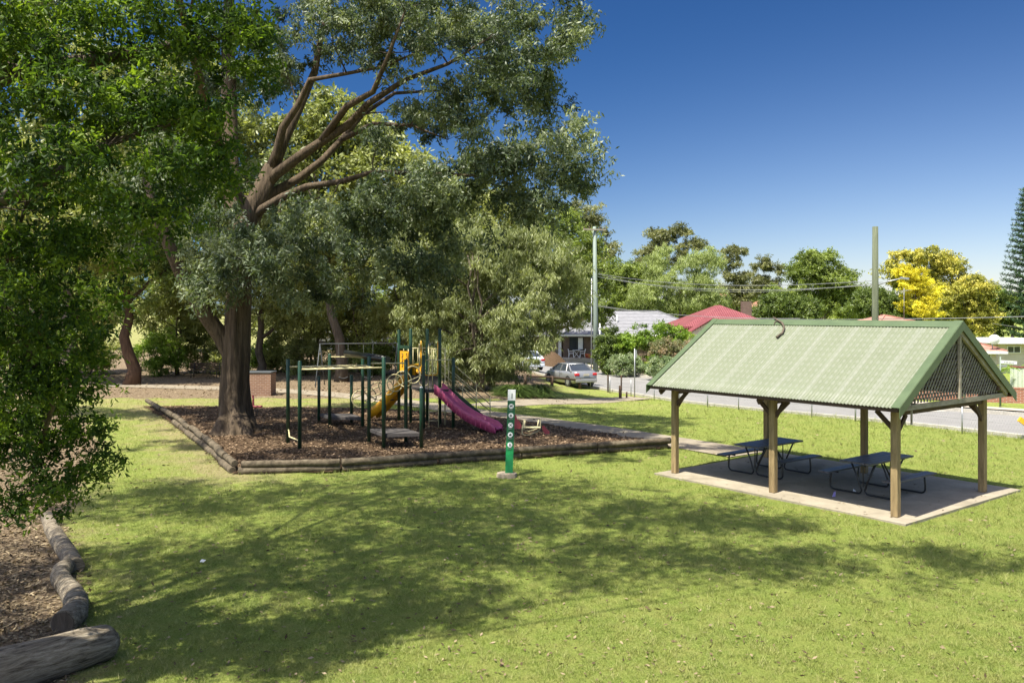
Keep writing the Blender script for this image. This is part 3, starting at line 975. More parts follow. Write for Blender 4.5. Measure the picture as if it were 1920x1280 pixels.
left = [Vector((*BARK[i], 0)) for i in (0, 14, 13, 12)]
log_row([p + Vector((.12, -.02, 0)) for p in front], 2.3, .088, .15, 'along the front of the bark bed', 'upper')
log_row([front[0] + Vector((.08, -.05, 0)), front[1] + Vector((0, -.05, 0)), front[2] + Vector((0, -.05, 0))], 2.6, .095, -.02, 'along the front of the bark bed', 'lower')
log_row([front[2] + Vector((.05, -.03, 0)), front[3] + Vector((0, -.03, 0)), front[4] + Vector((0, -.03, 0))], 2.6, .09, .0, 'along the right front of the bark bed', 'lower')
log_row([p + Vector((-.05, .12, 0)) for p in left], 1.25, .09, .16, 'along the left side of the bark bed', 'upper', .035)
log_row([p + Vector((-.10, .08, 0)) for p in left[:3]], 1.6, .095, -.02, 'along the left side of the bark bed', 'lower', .03)

# ------------------------------------------------------------------ foreground logs
def fg_log(pts, rads, label, m=M['grey_log'], hollow=None):
    T = thing('fallen_log', label, 'log', pts[0], group='old logs edging the leaf litter')
    mb = MB(); mb.tube(pts, rads, 22, wob=.03); mb.build('log_body', m, T)
    if hollow:
        c, nrm, r_ = hollow
        mb = MB(); mb.disc(c, nrm, r_, .012, 16); mb.build('cut_end', M['bark_grey'], T)
    return T
a = Vector((-4.78, 9.98, .20)); b = Vector((-6.6, 7.9, .22))
pts = [a.lerp(b, k / 10) + Vector((0, 0, .012 * math.sin(k * 1.7))) for k in range(11)]
fg_log([pts[0] + (a - b).normalized() * .10, pts[0] + (a - b).normalized() * .05] + pts, [.09, .155] + [.20, .225, .245, .25, .255, .265, .26, .27, .27, .28, .28], 'largest pale weathered log with a knot hollow at the bottom left corner')
mb = MB(); mb.tube([Vector((-4.95, 9.76, .40)), Vector((-4.93, 9.78, .33))], [.05, .07], 9, wob=.2)
kh = mb.build('knot_hollow', M['timber_dark'], [o for o in bpy.data.objects if o.name == 'fallen_log'][0])
def gp(px, py, z): 
    Y = F * (CH - z) / (py - HZ); return Vector(((px - 960) * Y / F, Y, z))
l2 = [gp(118, 1168, .12), gp(140, 1150, .13), gp(143, 1128, .13), gp(133, 1108, .13), gp(120, 1092, .12)]
l2c = fg_log(l2, [.16, .165, .155, .145, .13], 'curved log with a pale sawn end just behind the largest weathered log', hollow=(l2[0] + (l2[0] - l2[1]).normalized() * .01, l2[0] - l2[1], .146))
l3 = [gp(122, 1098, .12), gp(113, 1082, .13), gp(116, 1068, .13), gp(126, 1060, .12)]
fg_log(l3, [.13, .14, .135, .12], 'short stubby log wedged between the two longer curved logs')
l4 = [gp(143, 1062, .09), gp(128, 1038, .11), gp(110, 1012, .12), gp(98, 992, .12), gp(90, 970, .11)]
fg_log(l4, [.13, .14, .14, .135, .12], 'farthest grey log lying under the hanging leaves at left')

# ------------------------------------------------------------------ totem sign
g = G(954, 893)
sg = thing('park_sign_post', 'tall slim green park sign with five round pictograms and a white top', 'sign', g)
lean = .035
def sgp(x, y, z): return Vector((g.x + x + lean * z, g.y + y, z))
def sbox(name, x, z0, z1, y0, y1, wd, m, par=None):
    mb = MB()
    vs = [sgp(x - wd / 2, y0, z0), sgp(x + wd / 2, y0, z0), sgp(x + wd / 2, y1, z0), sgp(x - wd / 2, y1, z0),
          sgp(x - wd / 2, y0, z1), sgp(x + wd / 2, y0, z1), sgp(x + wd / 2, y1, z1), sgp(x - wd / 2, y1, z1)]
    mb.add(vs, [(3, 2, 1, 0), (4, 5, 6, 7), (0, 1, 5, 4), (1, 2, 6, 5), (2, 3, 7, 6), (3, 0, 4, 7)])
    return mb.build(name, m, par or sg)
sbox('lower_panel', 0, .08, .86, -.05, .05, .19, M['signgreen'])
up = sbox('upper_panel', 0, .86, 1.90, -.05, .05, .19, M['signgreen_dark'])
sbox('top_cap', 0, 1.90, 2.16, -.052, .052, .192, M['white_paint'])
sbox('cap_emblem', .01, 1.95, 2.08, -.055, -.052, .03, M['galv'])
for i, zc in enumerate((1.76, 1.53, 1.29, 1.05, .80 + .0)):
    mb = MB(); c = sgp(0, -.056, zc); mb.disc(c, (0, 1, 0), .062, .006, 22)
    o = mb.build('pictogram_disc', M['white_paint'], sg)
    mb = MB()
    y = -.061
    def bar(x0, z0, x1, z1, wd=.014):
        mb.beam(sgp(x0, y, zc + z0), sgp(x1, y, zc + z1), .003, wd)
    if i == 0: bar(-.03, .012, .022, .012, .022); bar(-.026, -.03, -.026, .01); bar(.018, -.03, .018, .01); bar(.02, .02, .034, .03, .02)
    if i == 1: bar(-.025, -.02, .0, .025); bar(.0, .025, .025, -.02); bar(-.025, -.02, .025, -.02)
    if i == 2: bar(-.032, -.032, .032, .032, .012); bar(-.032, .032, .032, -.032, .012)
    if i == 3: bar(-.03, 0, .03, 0, .03); bar(-.01, -.03, .012, .03)
    if i == 4: bar(0, -.028, 0, .02, .026); bar(-.026, -.02, .026, -.02); bar(0, .02, 0, .036, .018)
    mb.build('pictogram', M['black'], o)
    mb = MB()
    for q in range(2): bar(-.055, -.082 - q * .018, .055 - q * .02, -.082 - q * .018, .006)
    mb.build('caption_lines', M['galv'], o)
mb = MB()
mb.tube([(g.x - .05, g.y, -.05), (g.x - .05, g.y, .09), (g.x - .05, g.y, .10)], [.27, .25, .2], 11, wob=.05, smooth=False)
mb.build('footing', M['stone'], sg)

# ------------------------------------------------------------------ playground
def gz(x, y): return float(zg(x, y))
MC = 'cream_tube'
def xy(px, py):
    q = G(px, py); return (q.x, q.y)
a_, b_ = xy(540, 832), xy(562, 844)
c_, d_, e_, f_ = xy(598, 793), xy(618, 800), xy(659, 793), xy(680, 801)
g_, h_, i_, j_ = xy(692, 831), xy(719.5, 842), xy(790, 840), xy(761, 830)
k_, l_, m_, n_ = xy(748, 790), xy(770, 794), xy(801, 791), xy(824.5, 798)
p_, o_ = xy(794, 805), xy(850, 803)
cx_ = sum(q[0] for q in (a_, h_, n_, f_)) / 4; cy_ = sum(q[1] for q in (a_, h_, n_, f_)) / 4
pg = thing('climbing_frame', 'green post playground climbing frame with decks, monkey bars, ring ladder and two slides', 'playground', (cx_, cy_, 0))
def V3(q, z): return Vector((q[0], q[1], z))
def gpost(q, top, r=.058):
    mb = MB(); mb.tube([V3(q, -.1), V3(q, top - .02), V3(q, top)], [r, r, r * .7], 12)
    return mb.build('post', M['green_post'], pg)
for q, tz in ((a_, 2.65), (b_, 2.66), (c_, 1.74), (d_, 2.62), (e_, 1.78), (f_, 2.6), (g_, 2.73), (h_, 2.76), (j_, 2.62), (k_, 3.45), (l_, 3.5), (m_, 3.48), (n_, 3.5), (o_, 2.5), (p_, 2.6)):
    gpost(q, tz)
ip = gpost(i_, 1.82)
mb = MB(); mb.tube([V3(i_, 1.82), V3(i_, 1.86)], [.06, .03], 10); mb.build('post_cap', M['white_paint'], ip)
def deck(qs, z, name='deck', th=.10, m='deck'):
    cx = sum(q[0] for q in qs) / 4; cy = sum(q[1] for q in qs) / 4
    mb = MB()
    mb.poly_prism([Vector((cx + (q[0] - cx) * .98, cy + (q[1] - cy) * .98, z - th)) for q in qs], (0, 0, th))
    return mb.build(name, M[m], pg)
deck([g_, h_, i_, j_], .46)
deck([c_, d_, f_, e_], .36)
deck([l_, p_, o_, n_], 1.38)
deck([k_, l_, n_, m_], 1.78)
# kick panel between the two tower decks
mb = MB(); mb.beam(V3(l_, 1.57), V3(n_, 1.57), .03, .36); mb.build('step_panel', M['deck'], pg)
# monkey bars
mb = MB()
def toward(q, r_, t_): return (q[0] + (r_[0] - q[0]) * t_, q[1] + (r_[1] - q[1]) * t_)
za, zb2 = 2.40, 2.44
mb.tube([V3(b_, za), V3(h_, zb2)], .024, 8); mb.tube([V3(a_, za), V3(g_, zb2)], .024, 8)
for k in range(1, 9):
    t_ = k / 9
    mb.tube([V3(toward(b_, h_, t_), za + (zb2 - za) * t_), V3(toward(a_, g_, t_), za + (zb2 - za) * t_)], .017, 6)
mb.build('monkey_bars', M[MC], pg)
mb = MB()
mid = toward(a_, b_, .5)
mb.tube([V3(a_, .46), V3(toward(a_, b_, .08), .42), V3((toward(a_, b_, .35)[0] - .05, toward(a_, b_, .35)[1] - .1), .30), V3(toward(a_, b_, .7), .27), V3(b_, .27)], .022, 8)
mb.build('low_step_bar', M[MC], pg)
# track ride beam and its crossbars
mdf, mgj = toward(d_, f_, .5), toward(g_, j_, .5)
mb = MB(); mb.tube([V3(mdf, 2.64), V3(mgj, 2.62)], .108, 12); mb.build('track_beam', M['black'], pg)
for qa_, qb_ in ((d_, f_), (g_, j_)):
    mb = MB(); mb.tube([V3(qa_, 2.5), V3(qb_, 2.5)], .022, 8); mb.build('overhead_crossbar', M[MC], pg)
# ring ladder from the low deck to the tower
A0, A1 = V3(e_, .88), V3(l_, 1.92); B0, B1 = V3(f_, .93), V3(p_, 1.92)
mb = MB(); mb.tube([A0, A1], .022, 8); mb.tube([B0, B1], .022, 8); mb.build('ring_ladder_rails', M[MC], pg)
for k in range(7):
    t_ = .05 + .88 * k / 6
    qa, qb = A0.lerp(A1, t_), B0.lerp(B1, t_)
    c = (qa + qb) / 2; ax = (A1 - A0).normalized(); side = (qb - qa).normalized()
    tilt = .35 if k % 2 else -.35
    upv = ax.cross(side).normalized(); side2 = (side * .45 + ax * tilt * 2.4).normalized()
    mb = MB(); mb.tube([c + side2 * .30 * math.cos(2 * math.pi * q / 20) + upv * .31 * math.sin(2 * math.pi * q / 20) for q in range(20)], .021, 7, closed=True)
    mb.build('climbing_ring', M[MC], pg)
# tower railings
def railing(q, r_, z0, z1, nb, name='guard_rail', m=MC):
    mb = MB()
    mb.tube([V3(q, z1), V3(r_, z1)], .02, 8); mb.tube([V3(q, z0), V3(r_, z0)], .018, 8)
    for k in range(1, nb + 1):
        t_ = k / (nb + 1)
        mb.tube([V3(toward(q, r_, t_), z0), V3(toward(q, r_, t_), z1)], .013, 6)
    return mb.build(name, M[m], pg)
mb = MB(); mb.tube([V3(p_, 2.42), V3(o_, 2.42)], .02, 8); mb.build('guard_rail', M[MC], pg)
mb = MB()
for t_ in (.16, .30, .84):
    mb = MB(); mb.tube([V3(toward(p_, o_, t_), 1.40), V3(toward(p_, o_, t_), 2.42)], .016, 6); mb.build('slide_entry_bar', M[MC], pg)
railing(m_, n_, 1.85, 2.75, 5)
railing(k_, m_, 1.85, 2.75, 5)
# hoop guards in yellow and cream at the back
def hoop(q, r_, t0, t1, z0, z1, name, m, rad=.02):
    mb = MB()
    A, Bq = V3(toward(q, r_, t0), 0), V3(toward(q, r_, t1), 0)
    pts = [A + Vector((0, 0, z1)), A + Vector((0, 0, z0 + .12)), A.lerp(Bq, .12) + Vector((0, 0, z0 + .03)), A.lerp(Bq, .5) + Vector((0, 0, z0)), A.lerp(Bq, .88) + Vector((0, 0, z0 + .03)), Bq + Vector((0, 0, z0 + .12)), Bq + Vector((0, 0, z1))]
    mb.tube(pts, rad, 8)
    return mb.build(name, M[m], pg)
hoop(l_, n_, .36, .94, 1.80, 3.05, 'yellow_hoop_guard', 'yellow_plastic')
hoop(l_, n_, .30, .62, 1.42, 2.95, 'hoop_guard', MC)
# fire pole
mb = MB(); fp = (n_[0] + .20, n_[1] - .12)
mb.tube([V3(fp, -.05), V3(fp, 2.78)], .022, 8); mb.tube([V3(fp, 2.78), V3(n_, 2.78)], .02, 6); mb.build('fire_pole', M[MC], pg)
# small ladder below the front deck
mb = MB()
la, lb = toward(p_, o_, .18), toward(p_, o_, .50)
for q in (la, lb): mb.tube([V3(q, -.05), V3(q, 1.30)], .016, 6)
for z in (.3, .62, .94): mb.tube([V3(la, z), V3(lb, z)], .014, 6)
mb.build('ladder', M[MC], pg)
mb = MB(); mb.beam(V3(k_, 2.80), V3(l_, 2.80), .05, .12); mb.build('crossbar', M['green_post'], pg)
# yellow play panel with dark curl shapes, set between the two back posts
pn = MB(); pn.beam(V3(toward(k_, l_, .12), 2.28), V3(toward(k_, l_, .88), 2.28), .03, .74); pn_ = pn.build('play_panel', M['yellow_plastic'], pg)
mb = MB()
kk = Vector((l_[0] - k_[0], l_[1] - k_[1], 0)); kn = Vector((kk.y, -kk.x, 0)).normalized() * .022
for zc in (2.50, 2.32, 2.14):
    c = V3(toward(k_, l_, .30), zc) + kn
    mb.tube([c + kk.normalized() * .07 * math.cos(R(a)) + Vector((0, 0, .06 * math.sin(R(a)))) for a in range(-100, 101, 25)], .014, 6)
    c = V3(toward(k_, l_, .72), zc + .03) + kn
    mb.tube([c + kk.normalized() * .05 * math.cos(R(a + 180)) + Vector((0, 0, .045 * math.sin(R(a)))) for a in range(-100, 101, 25)], .012, 6)
mb.build('curl_shapes', M['black'], pn_)

# slides: profile along s with side walls
def slide(name, top, bot, ztop, zbot, wd, wall, m, prof, ribs=True, lip=.0):
    top, bot = Vector((*top, 0)), Vector((*bot, 0)); d = (bot - top); L = d.length; d.normalize(); s = Vector((-d.y, d.x, 0))
    N = 26; cen = []
    for k in range(N + 1):
        t_ = k / N
        z = np.interp(t_, [a for a, _ in prof], [b for _, b in prof])
        cen.append((t_, z))
    zs = [z for _, z in cen]
    for _ in range(3): zs = [zs[0]] + [(zs[i - 1] + 2 * zs[i] + zs[i + 1]) / 4 for i in range(1, N)] + [zs[-1]]
    body = MB(); sect_n = 0; vs = []
    for k in range(N + 1):
        t_ = k / N; c = top + d * L * t_; z = zbot + (ztop - zbot) * zs[k]
        wh = wall * (1.0 if t_ < .93 else 1 - (t_ - .93) * 8)
        if t_ < .06: wh = wall * (1.15)
        sec = [(-wd / 2 - .035, -.16), (-wd / 2 - .035, wh - .02), (-wd / 2 - .02, wh), (-wd / 2 + .015, wh - .015), (-wd / 2 + .03, .05), (-wd / 2 + .10, .0), (wd / 2 - .10, .0), (wd / 2 - .03, .05), (wd / 2 - .015, wh - .015), (wd / 2 + .02, wh), (wd / 2 + .035, wh - .02), (wd / 2 + .035, -.16), (wd / 2, -.14), (wd / 2 - .02, -.03), (-wd / 2 + .02, -.03), (-wd / 2, -.14)]
        sect_n = len(sec)
        vs += [c + s * a + Vector((0, 0, z + b)) for a, b in sec]
    fs = []
    for k in range(N):
        for q in range(sect_n):
            r_ = (q + 1) % sect_n
            fs.append((k * sect_n + q, k * sect_n + r_, (k + 1) * sect_n + r_, (k + 1) * sect_n + q))
    
    body.add(vs, fs, True)
    o = body.build(name, M[m], pg)
    if ribs:
        rb = MB()
        for k in range(2, N - 1, 2):
            t_ = k / N; c = top + d * L * t_; z = zbot + (ztop - zbot) * zs[k]
            for sg_ in (-1, 1):
                q = c + s * sg_ * (wd / 2 + .042)
                rb.beam(q + Vector((0, 0, z - .14)), q + Vector((0, 0, z + wall - .05)), .022, .02, up=d)
        rb.build('side_ribs', M[m], o)
    return o
sp_top = toward(toward(p_, o_, .30), toward(l_, n_, .30), .0)
stop_ = toward(p_, o_, .50)
sb = xy(936, 812)
slide('magenta_slide', stop_, sb, 1.40, .15, .54, .17, 'pink_plastic', [(0, 1), (.05, .98), (.14, .84), (.28, .60), (.42, .42), (.55, .28), (.7, .18), (.85, .09), (.94, .03), (1, 0)])
slide('yellow_slide', (l_[0] + .30, l_[1] + .25), (-5.35, 32.2), 1.84, .18, .50, .27, 'yellow_plastic', [(0, 1), (.05, .99), (.2, .86), (.5, .5), (.75, .18), (.88, .06), (1, 0)], ribs=False)
hood = MB()
q0 = (l_[0] - .05, l_[1] + .2)
hood.tube([Vector((q0[0] - .05, q0[1] - .3, 1.95)), Vector((q0[0] + .05, q0[1] - .25, 2.12)), Vector((q0[0] + .35, q0[1] - .2, 2.16))], [.05, .06, .05], 8); hood.build('slide_handhold', M['yellow_plastic'], pg)
mb = MB(); mb.tube([(-4.75, 31.6, -.05), (-4.75, 31.6, .80)], .03, 8); mb.tube([(-4.95, 31.5, .80), (-4.45, 31.75, .80)], .025, 8); mb.build('slide_support', M['black'], pg)
mb = MB(); q = toward(stop_, sb, .86); mb.box((q[0], q[1], .08), (.3, .3, .26)); mb.build('slide_support', M['deck'], pg)
# stairs on the right side
sd = Vector((n_[1] - o_[1], -(n_[0] - o_[0]), 0)).normalized(); sd = Vector((.72, .69, 0)).normalized()
SL = 1.75
st = MB()
for k in range(6):
    t_ = (k + .6) / 6.4; c1 = V3(o_, 0) + sd * SL * t_; c2 = V3(n_, 0) + sd * SL * t_; z = 1.38 * (1 - (k + 1) / 7)
    st.beam(c1.lerp(c2, .08) + Vector((0, 0, z)), c1.lerp(c2, .92) + Vector((0, 0, z)), .24, .045)
st.build('stair_treads', M['deck'], pg)
for q in (o_, n_):
    mb = MB(); A = V3(q, 0); E = A + sd * SL
    mb.beam(A + Vector((0, 0, 1.28)), E + Vector((0, 0, .05)), .03, .14)
    mb.build('stair_stringer', M['green_post'], pg)
    mb = MB()
    for h0 in (.45, .70, .98):
        mb.tube([A + Vector((0, 0, 1.28 + h0)), E + Vector((0, 0, .02 + h0))], .018, 7)
    mb.tube([E + Vector((0, 0, -.05)), E + Vector((0, 0, 1.0))], .02, 7)
    mdp = A.lerp(E, .62)
    mb.tube([mdp + Vector((0, 0, .45)), mdp + Vector((0, 0, 1.50))], .016, 7)
    mb.build('handrail', M[MC], pg)
railing(o_, n_, 1.44, 2.4, 4) if False else None

# see-saw rocker with red horse heads
q = G(996, 818)
rk = thing('rocking_seesaw', 'small rocking seesaw with two faded red horse head ends and cream tube frame', 'seesaw', q)
def rp(x, y, z): return Vector((q.x + x, q.y + y, z))
mb = MB(); mb.tube([rp(-.24, -.12, .56), rp(-.30, -.14, .22), rp(-.31, -.14, .12), rp(-.22, -.12, .05), rp(-.05, -.05, .06), rp(.2, .10, .14), rp(.30, .16, .22), rp(.31, .16, .34), rp(.31, .16, .58)], .022, 8)
mb.tube([rp(-.20, .18, .50), rp(-.24, .18, .2), rp(-.1, .25, .12), rp(.2, .35, .2), rp(.26, .38, .5)], .02, 8)
mb.build('tube_frame', M[MC], rk)
mb = MB(); mb.box(rp(0, 0, .30), (.62, .26, .035), bev=.01); mb.build('seat_board', M['cream_tube'], rk)
def horse(name, c, sx, rotz, k):
    outl = [(0, 0), (.22, 0), (.26, .10), (.20, .22), (.10, .34), (.07, .44), (.02, .50), (-.02, .44), (-.06, .42), (-.14, .34), (-.12, .28), (-.02, .30), (-.05, .18), (-.03, .06)]
    ca, sa = math.cos(rotz), math.sin(rotz)
    pts = [c + Vector((sx * x * k * ca, sx * x * k * sa, z * k)) for x, z in outl]
    mb = MB(); mb.poly_prism(pts if sx > 0 else pts[::-1], Vector((-sa, ca, 0)) * .045); return mb.build(name, M['red_plastic'], rk)
horse('horse_head', rp(-.56, .05, .24), 1, .15, .98)
mb = MB(); mb.disc(rp(-.55, .025, .60), (0, 1, 0), .018, .01, 10); mb.build('eye', M['black'], rk)
pts = [rp(.36, .2, .30), rp(.42, .2, .33), rp(.62, .22, .12), rp(.60, .22, .02), rp(.50, .2, .0), rp(.40, .2, .14)]
mb = MB(); mb.poly_prism(pts, (0, .05, 0)); mb.build('footrest', M['red_plastic'], rk)

# spring rider half hidden by the big tree
q = G(480, 782)
sr = thing('spring_rider', 'small dark red spring rider just right of the big trunk', 'spring rider', q)
mb = MB(); mb.tube([q + Vector((.07 * math.cos(a * .6), .07 * math.sin(a * .6), .02 + a * .006)) for a in range(0, 60)], .012, 5); mb.build('spring', M['black'], sr)
mb = MB(); mb.box(q + Vector((.06, 0, .42)), (.36, .16, .08), bev=.02); mb.beam(q + Vector((-.1, 0, .42)), q + Vector((-.12, 0, .86)), .05, .07); mb.build('rider_body', M['red_plastic'], sr)
mb = MB(); mb.tube([q + Vector((-.1, -.15, .72)), q + Vector((-.12, .15, .72))], .012, 6); mb.build('handle', M[MC], sr)

# swing set behind
g1, g2 = G(600, 724), G(745, 722)
sw = thing('swing_set', 'grey pipe swing set with two black seats behind the climbing frame', 'swing set', g1)
zt = 2.35
ax = (g2 - g1); ax.z = 0; ax.normalize(); pr = Vector((-ax.y, ax.x, 0))
mb = MB(); mb.tube([Vector((g1.x, g1.y, zt)), Vector((g2.x, g2.y, zt))], .022, 8); mb.build('top_bar', M['swing_grey'], sw)
for gg in (g1, g2):
    for s_ in (-1, 1):
        mb = MB(); mb.tube([Vector((gg.x, gg.y, zt)), Vector((gg.x, gg.y, -.5)) + pr * s_ * .95 + ax * (.25 if gg is g1 else -.25) * s_], .028, 8); mb.build('leg', M['swing_grey'], sw)
for t_ in (.30, .62):
    c = g1.lerp(g2, t_); mb = MB()
    for s_ in (-1, 1): mb.tube([Vector((c.x, c.y, zt)) + ax * s_ * .26, Vector((c.x, c.y, .48)) + ax * s_ * .24], .007, 5)
    ch = mb.build('chains', M['swing_grey'], sw)
    mb = MB(); mb.tube([Vector((c.x, c.y, .50 - .09 * math.sin(math.pi * k / 6))) + ax * (.26 - .52 * k / 6) for k in range(7)], .05, 6); mb.build('swing_seat', M['rubber'], sw)

# brick barbecue and bench
q = G(484, 742)
bb = thing('brick_barbecue', 'low salmon brick barbecue block with metal hotplate behind the big trunk', 'barbecue', (q.x, q.y, 0))
mb = MB(); mb.box((q.x - .05, q.y + .45, .55), (1.35, .9, 1.12), None, .01); mb.build('brick_base', M['brick_bbq'], bb)
mb = MB(); mb.box((q.x - .05, q.y + .45, 1.14), (1.42, .96, .07), None, .01); mb.build('hotplate', M['swing_grey'], bb)
q = G(385, 708)
bn = thing('park_bench', 'dark slatted park bench in shade left of the big trunk', 'bench', q)
mb = MB()
for k in range(4): mb.box(q + Vector((0, -.25 + k * .13, .45)), (2.1, .10, .04))
mb.build('seat', M['timber_dark'], bn); mb = MB()
for k in range(3): mb.box(q + Vector((0, .28 + .03 * k, .58 + k * .14)), (2.1, .04, .10))
mb.build('backrest', M['timber_dark'], bn)
for s_ in (-1, 1):
    mb = MB(); x = q.x + s_ * .8
    mb.tube([(x, q.y - .28, q.z), (x, q.y - .25, q.z + .43), (x, q.y + .2, q.z + .43), (x, q.y + .34, q.z + .95)], .025, 6); mb.tube([(x, q.y + .25, q.z), (x, q.y + .2, q.z + .43)], .025, 6); mb.build('leg', M['black'], bn)

# ------------------------------------------------------------------ street furniture
# wire fence along the lawn side of the road
q = RP(0, -.75)
fn = thing('wire_fence', 'low wire mesh fence on thin steel posts between lawn and street', 'fence', q)
prev = None; S0, S1, NP_ = -3.0, 27.5, 13
pts_f = []
for k in range(NP_ + 1):
    p = RP(S0 + (S1 - S0) * k / NP_, -.75); pts_f.append(p)
    mb = MB(); mb.tube([p - Vector((0, 0, .1)), p + Vector((0, 0, .92))], .026 if k % 4 else .034, 7); mb.build('post', M['galv'] if k % 4 else M['galv'], fn)
mb = MB()
for h_ in (.08, .47, .88):
    mb.tube([p + Vector((0, 0, h_)) for p in pts_f], .004, 4)
for A, Bp in zip(pts_f[:-1], pts_f[1:]):
    L = (Bp - A).length; n = int(L / .10)
    for k in range(n):
        for sg_ in (-1, 1):
            t0 = k / n; t1 = t0 + sg_ * .42 / L
            c0, c1 = A.lerp(Bp, t0) + Vector((0, 0, .08)), A.lerp(Bp, min(max(t1, 0), 1)) + Vector((0, 0, .88))
            mb.beam(c0, c1, .0022, .0022)
mb.build('wire_mesh', M['wire'], fn)

def stick(name, px, py, h, r, m, label, cat, n=8, group=None):
    q = G(px, py); mb = MB(); mb.tube([q - Vector((0, 0, .1)), q + Vector((0, 0, h - .02)), q + Vector((0, 0, h))], [r, r, r * .75], n)
    o = mb.build(name, m); o['label'] = label; o['category'] = cat
    if group: o['group'] = group
    return o
stick('timber_post', 1140, 734, 1.0, .05, M['timber_dark'], 'thin dark post left of the pair beside the street edge', 'post', group='dark posts at the end of the side path')
stick('timber_post', 1165, 732, .95, .05, M['timber_dark'], 'thin dark post standing behind the stout bollard', 'post', group='dark posts at the end of the side path')
stick('bollard', 1163, 747, .72, .085, M['timber_dark'], 'stout dark timber bollard where the side path meets the street', 'bollard')
stick('bollard', 1175, 746, .35, .05, M['timber_dark'], 'very short dark peg right of the stout bollard', 'bollard')

# low timber rail by the parked car
qa, qb = G(1087, 728), G(1035, 724)
rf = thing('log_rail_fence', 'low dark timber rail on two posts in front of the silver car', 'fence', qa)
for q in (qa, qb, G(985, 722)):
    mb = MB(); mb.tube([q - Vector((0, 0, .1)), q + Vector((0, 0, .62))], .10, 9, wob=.04); mb.build('post', M['timber_dark'], rf)
mb = MB(); mb.tube([qa + Vector((0, 0, .5)), qb + Vector((0, 0, .55)), G(985, 722) + Vector((0, 0, .55))], .055, 8); mb.build('rail', M['timber_dark'], rf)

# street sign poles
q = G(1190, 745)
ss = thing('street_sign', 'grey pole with a small sign seen edge-on beside the hedge', 'sign', q)
mb = MB(); mb.tube([q - Vector((0, 0, .1)), q + Vector((0, 0, 2.75))], .03, 8); mb.build('pole', M['galv'], ss)
mb = MB(); mb.box(q + Vector((.05, .02, 2.45)), (.16, .02, .45)); mb.build('sign_plate', M['galv'], ss)

q = RP(4.8, RW + 1.0); q = G(1875, 762)
sn = thing('street_name_sign', 'white street name blade on a pole beyond the right gable', 'sign', q)
hz2 = 4.1 - (677 - HZ) * q.y / F
mb = MB(); mb.tube([q - Vector((0, 0, .1)), Vector((q.x + .02, q.y, hz2 + .22))], .035, 8); mb.build('pole', M['green_pole_light'], sn)
pl = MB(); pl.box(Vector((q.x + .42, q.y - .02, hz2 - .05)), (.80, .03, .15), Matrix.Rotation(R(0), 3, 'Y') @ Matrix.Rotation(R(4), 3, 'Y')); pn2 = pl.build('name_blade', M['white_paint'], sn)
pl = MB(); pl.box(Vector((q.x + .18, q.y - .02, hz2 - .22)), (.30, .03, .10)); pl.build('name_blade', M['galv'], sn)
mb = MB()
for k in range(7): mb.box(Vector((q.x + .2 + k * .075, q.y - .045, hz2 - .035 - k * .005)), (.045, .004, .05))
mb.build('faded_lettering', M['galv'], pn2)

# bright yellow slanted rail just inside the right edge of the frame
q = G(1930, 822)
yr = thing('yellow_barrier', 'bright yellow slanted barrier arm cut by the right edge', 'barrier', q)
Yq = q.y
mb = MB(); mb.beam(P(1911, 785, Yq), P(1950, 812, Yq), .10, .16); mb.build('arm', M['yellow_plastic'], yr)
mb = MB(); mb.tube([Vector((P(1946, 800, Yq).x, Yq, q.z - .1)), P(1946, 800, Yq)], .04, 8); mb.build('upright', M['galv'], yr)

# power poles
q = G(1117, 697)
pp = thing('power_pole', 'tall pale green power pole with crossarm and paired wires', 'power pole', q)
topz = 4.1 + (HZ - 425) * q.y / F
mb = MB(); mb.tube([q - Vector((0, 0, .1)), q + Vector((0, 0, 4)), Vector((q.x - .1, q.y, topz))], [.23, .19, .14], 12, wob=.02); mb.build('pole', M['green_pole_light'], pp)
mb = MB(); mb.tube([q + Vector((.36, 0, 0)), q + Vector((.33, 0, 3.9))], .07, 8); mb.tube([q + Vector((-.36, -.1, 0)), q + Vector((-.33, -.1, 7.5))], .05, 8); mb.build('conduit', M['galv'], pp)
mb = MB(); ca = Vector((1, .25, 0)).normalized()
mb.beam(Vector((q.x - .1, q.y - .2, topz - .25)) - ca * .95, Vector((q.x - .1, q.y - .2, topz - .25)) + ca * .95, .10, .12); mb.build('crossarm', M['timber_grey'], pp)
mb = MB()
for k in (-.85, -.45, .45, .85): mb.tube([Vector((q.x - .1, q.y - .2, topz - .2)) + ca * k, Vector((q.x - .1, q.y - .2, topz - .02)) + ca * k], [.04, .03], 6)
mb.build('insulators', M['timber_dark'], pp)
POLE1 = Vector((q.x, q.y, 0)); PZ1 = topz
q2 = RP(10.5, RW + .9); q2 = Vector((P(1641, 700, 43).x, 43.0, float(zg(18, 43))))
tz2 = 4.1 + (HZ - 425) * q2.y / F
pq = thing('power_pole', 'bare thick greenish pole with a street light arm behind the shelter roof', 'power pole', q2)
mb = MB(); mb.tube([q2 - Vector((0, 0, .1)), q2 + Vector((0, 0, 4.2)), Vector((q2.x, q2.y, tz2))], [.20, .165, .14], 12, wob=.03); mb.build('pole', M['pole_wood'], pq)
mb = MB()
A = P(1642, 536, 43); Bq = P(1690, 522, 42.4)
mb.tube([A, A.lerp(Bq, .5) + Vector((0, 0, .05)), Bq], .03, 7); arm = mb.build('light_arm', M['galv'], pq)
mb = MB(); mb.box(Bq + Vector((.16, 0, .0)), (.42, .18, .10), Matrix.Rotation(R(8), 3, 'Y'), .02); mb.build('lamp_head', M['galv'], arm)

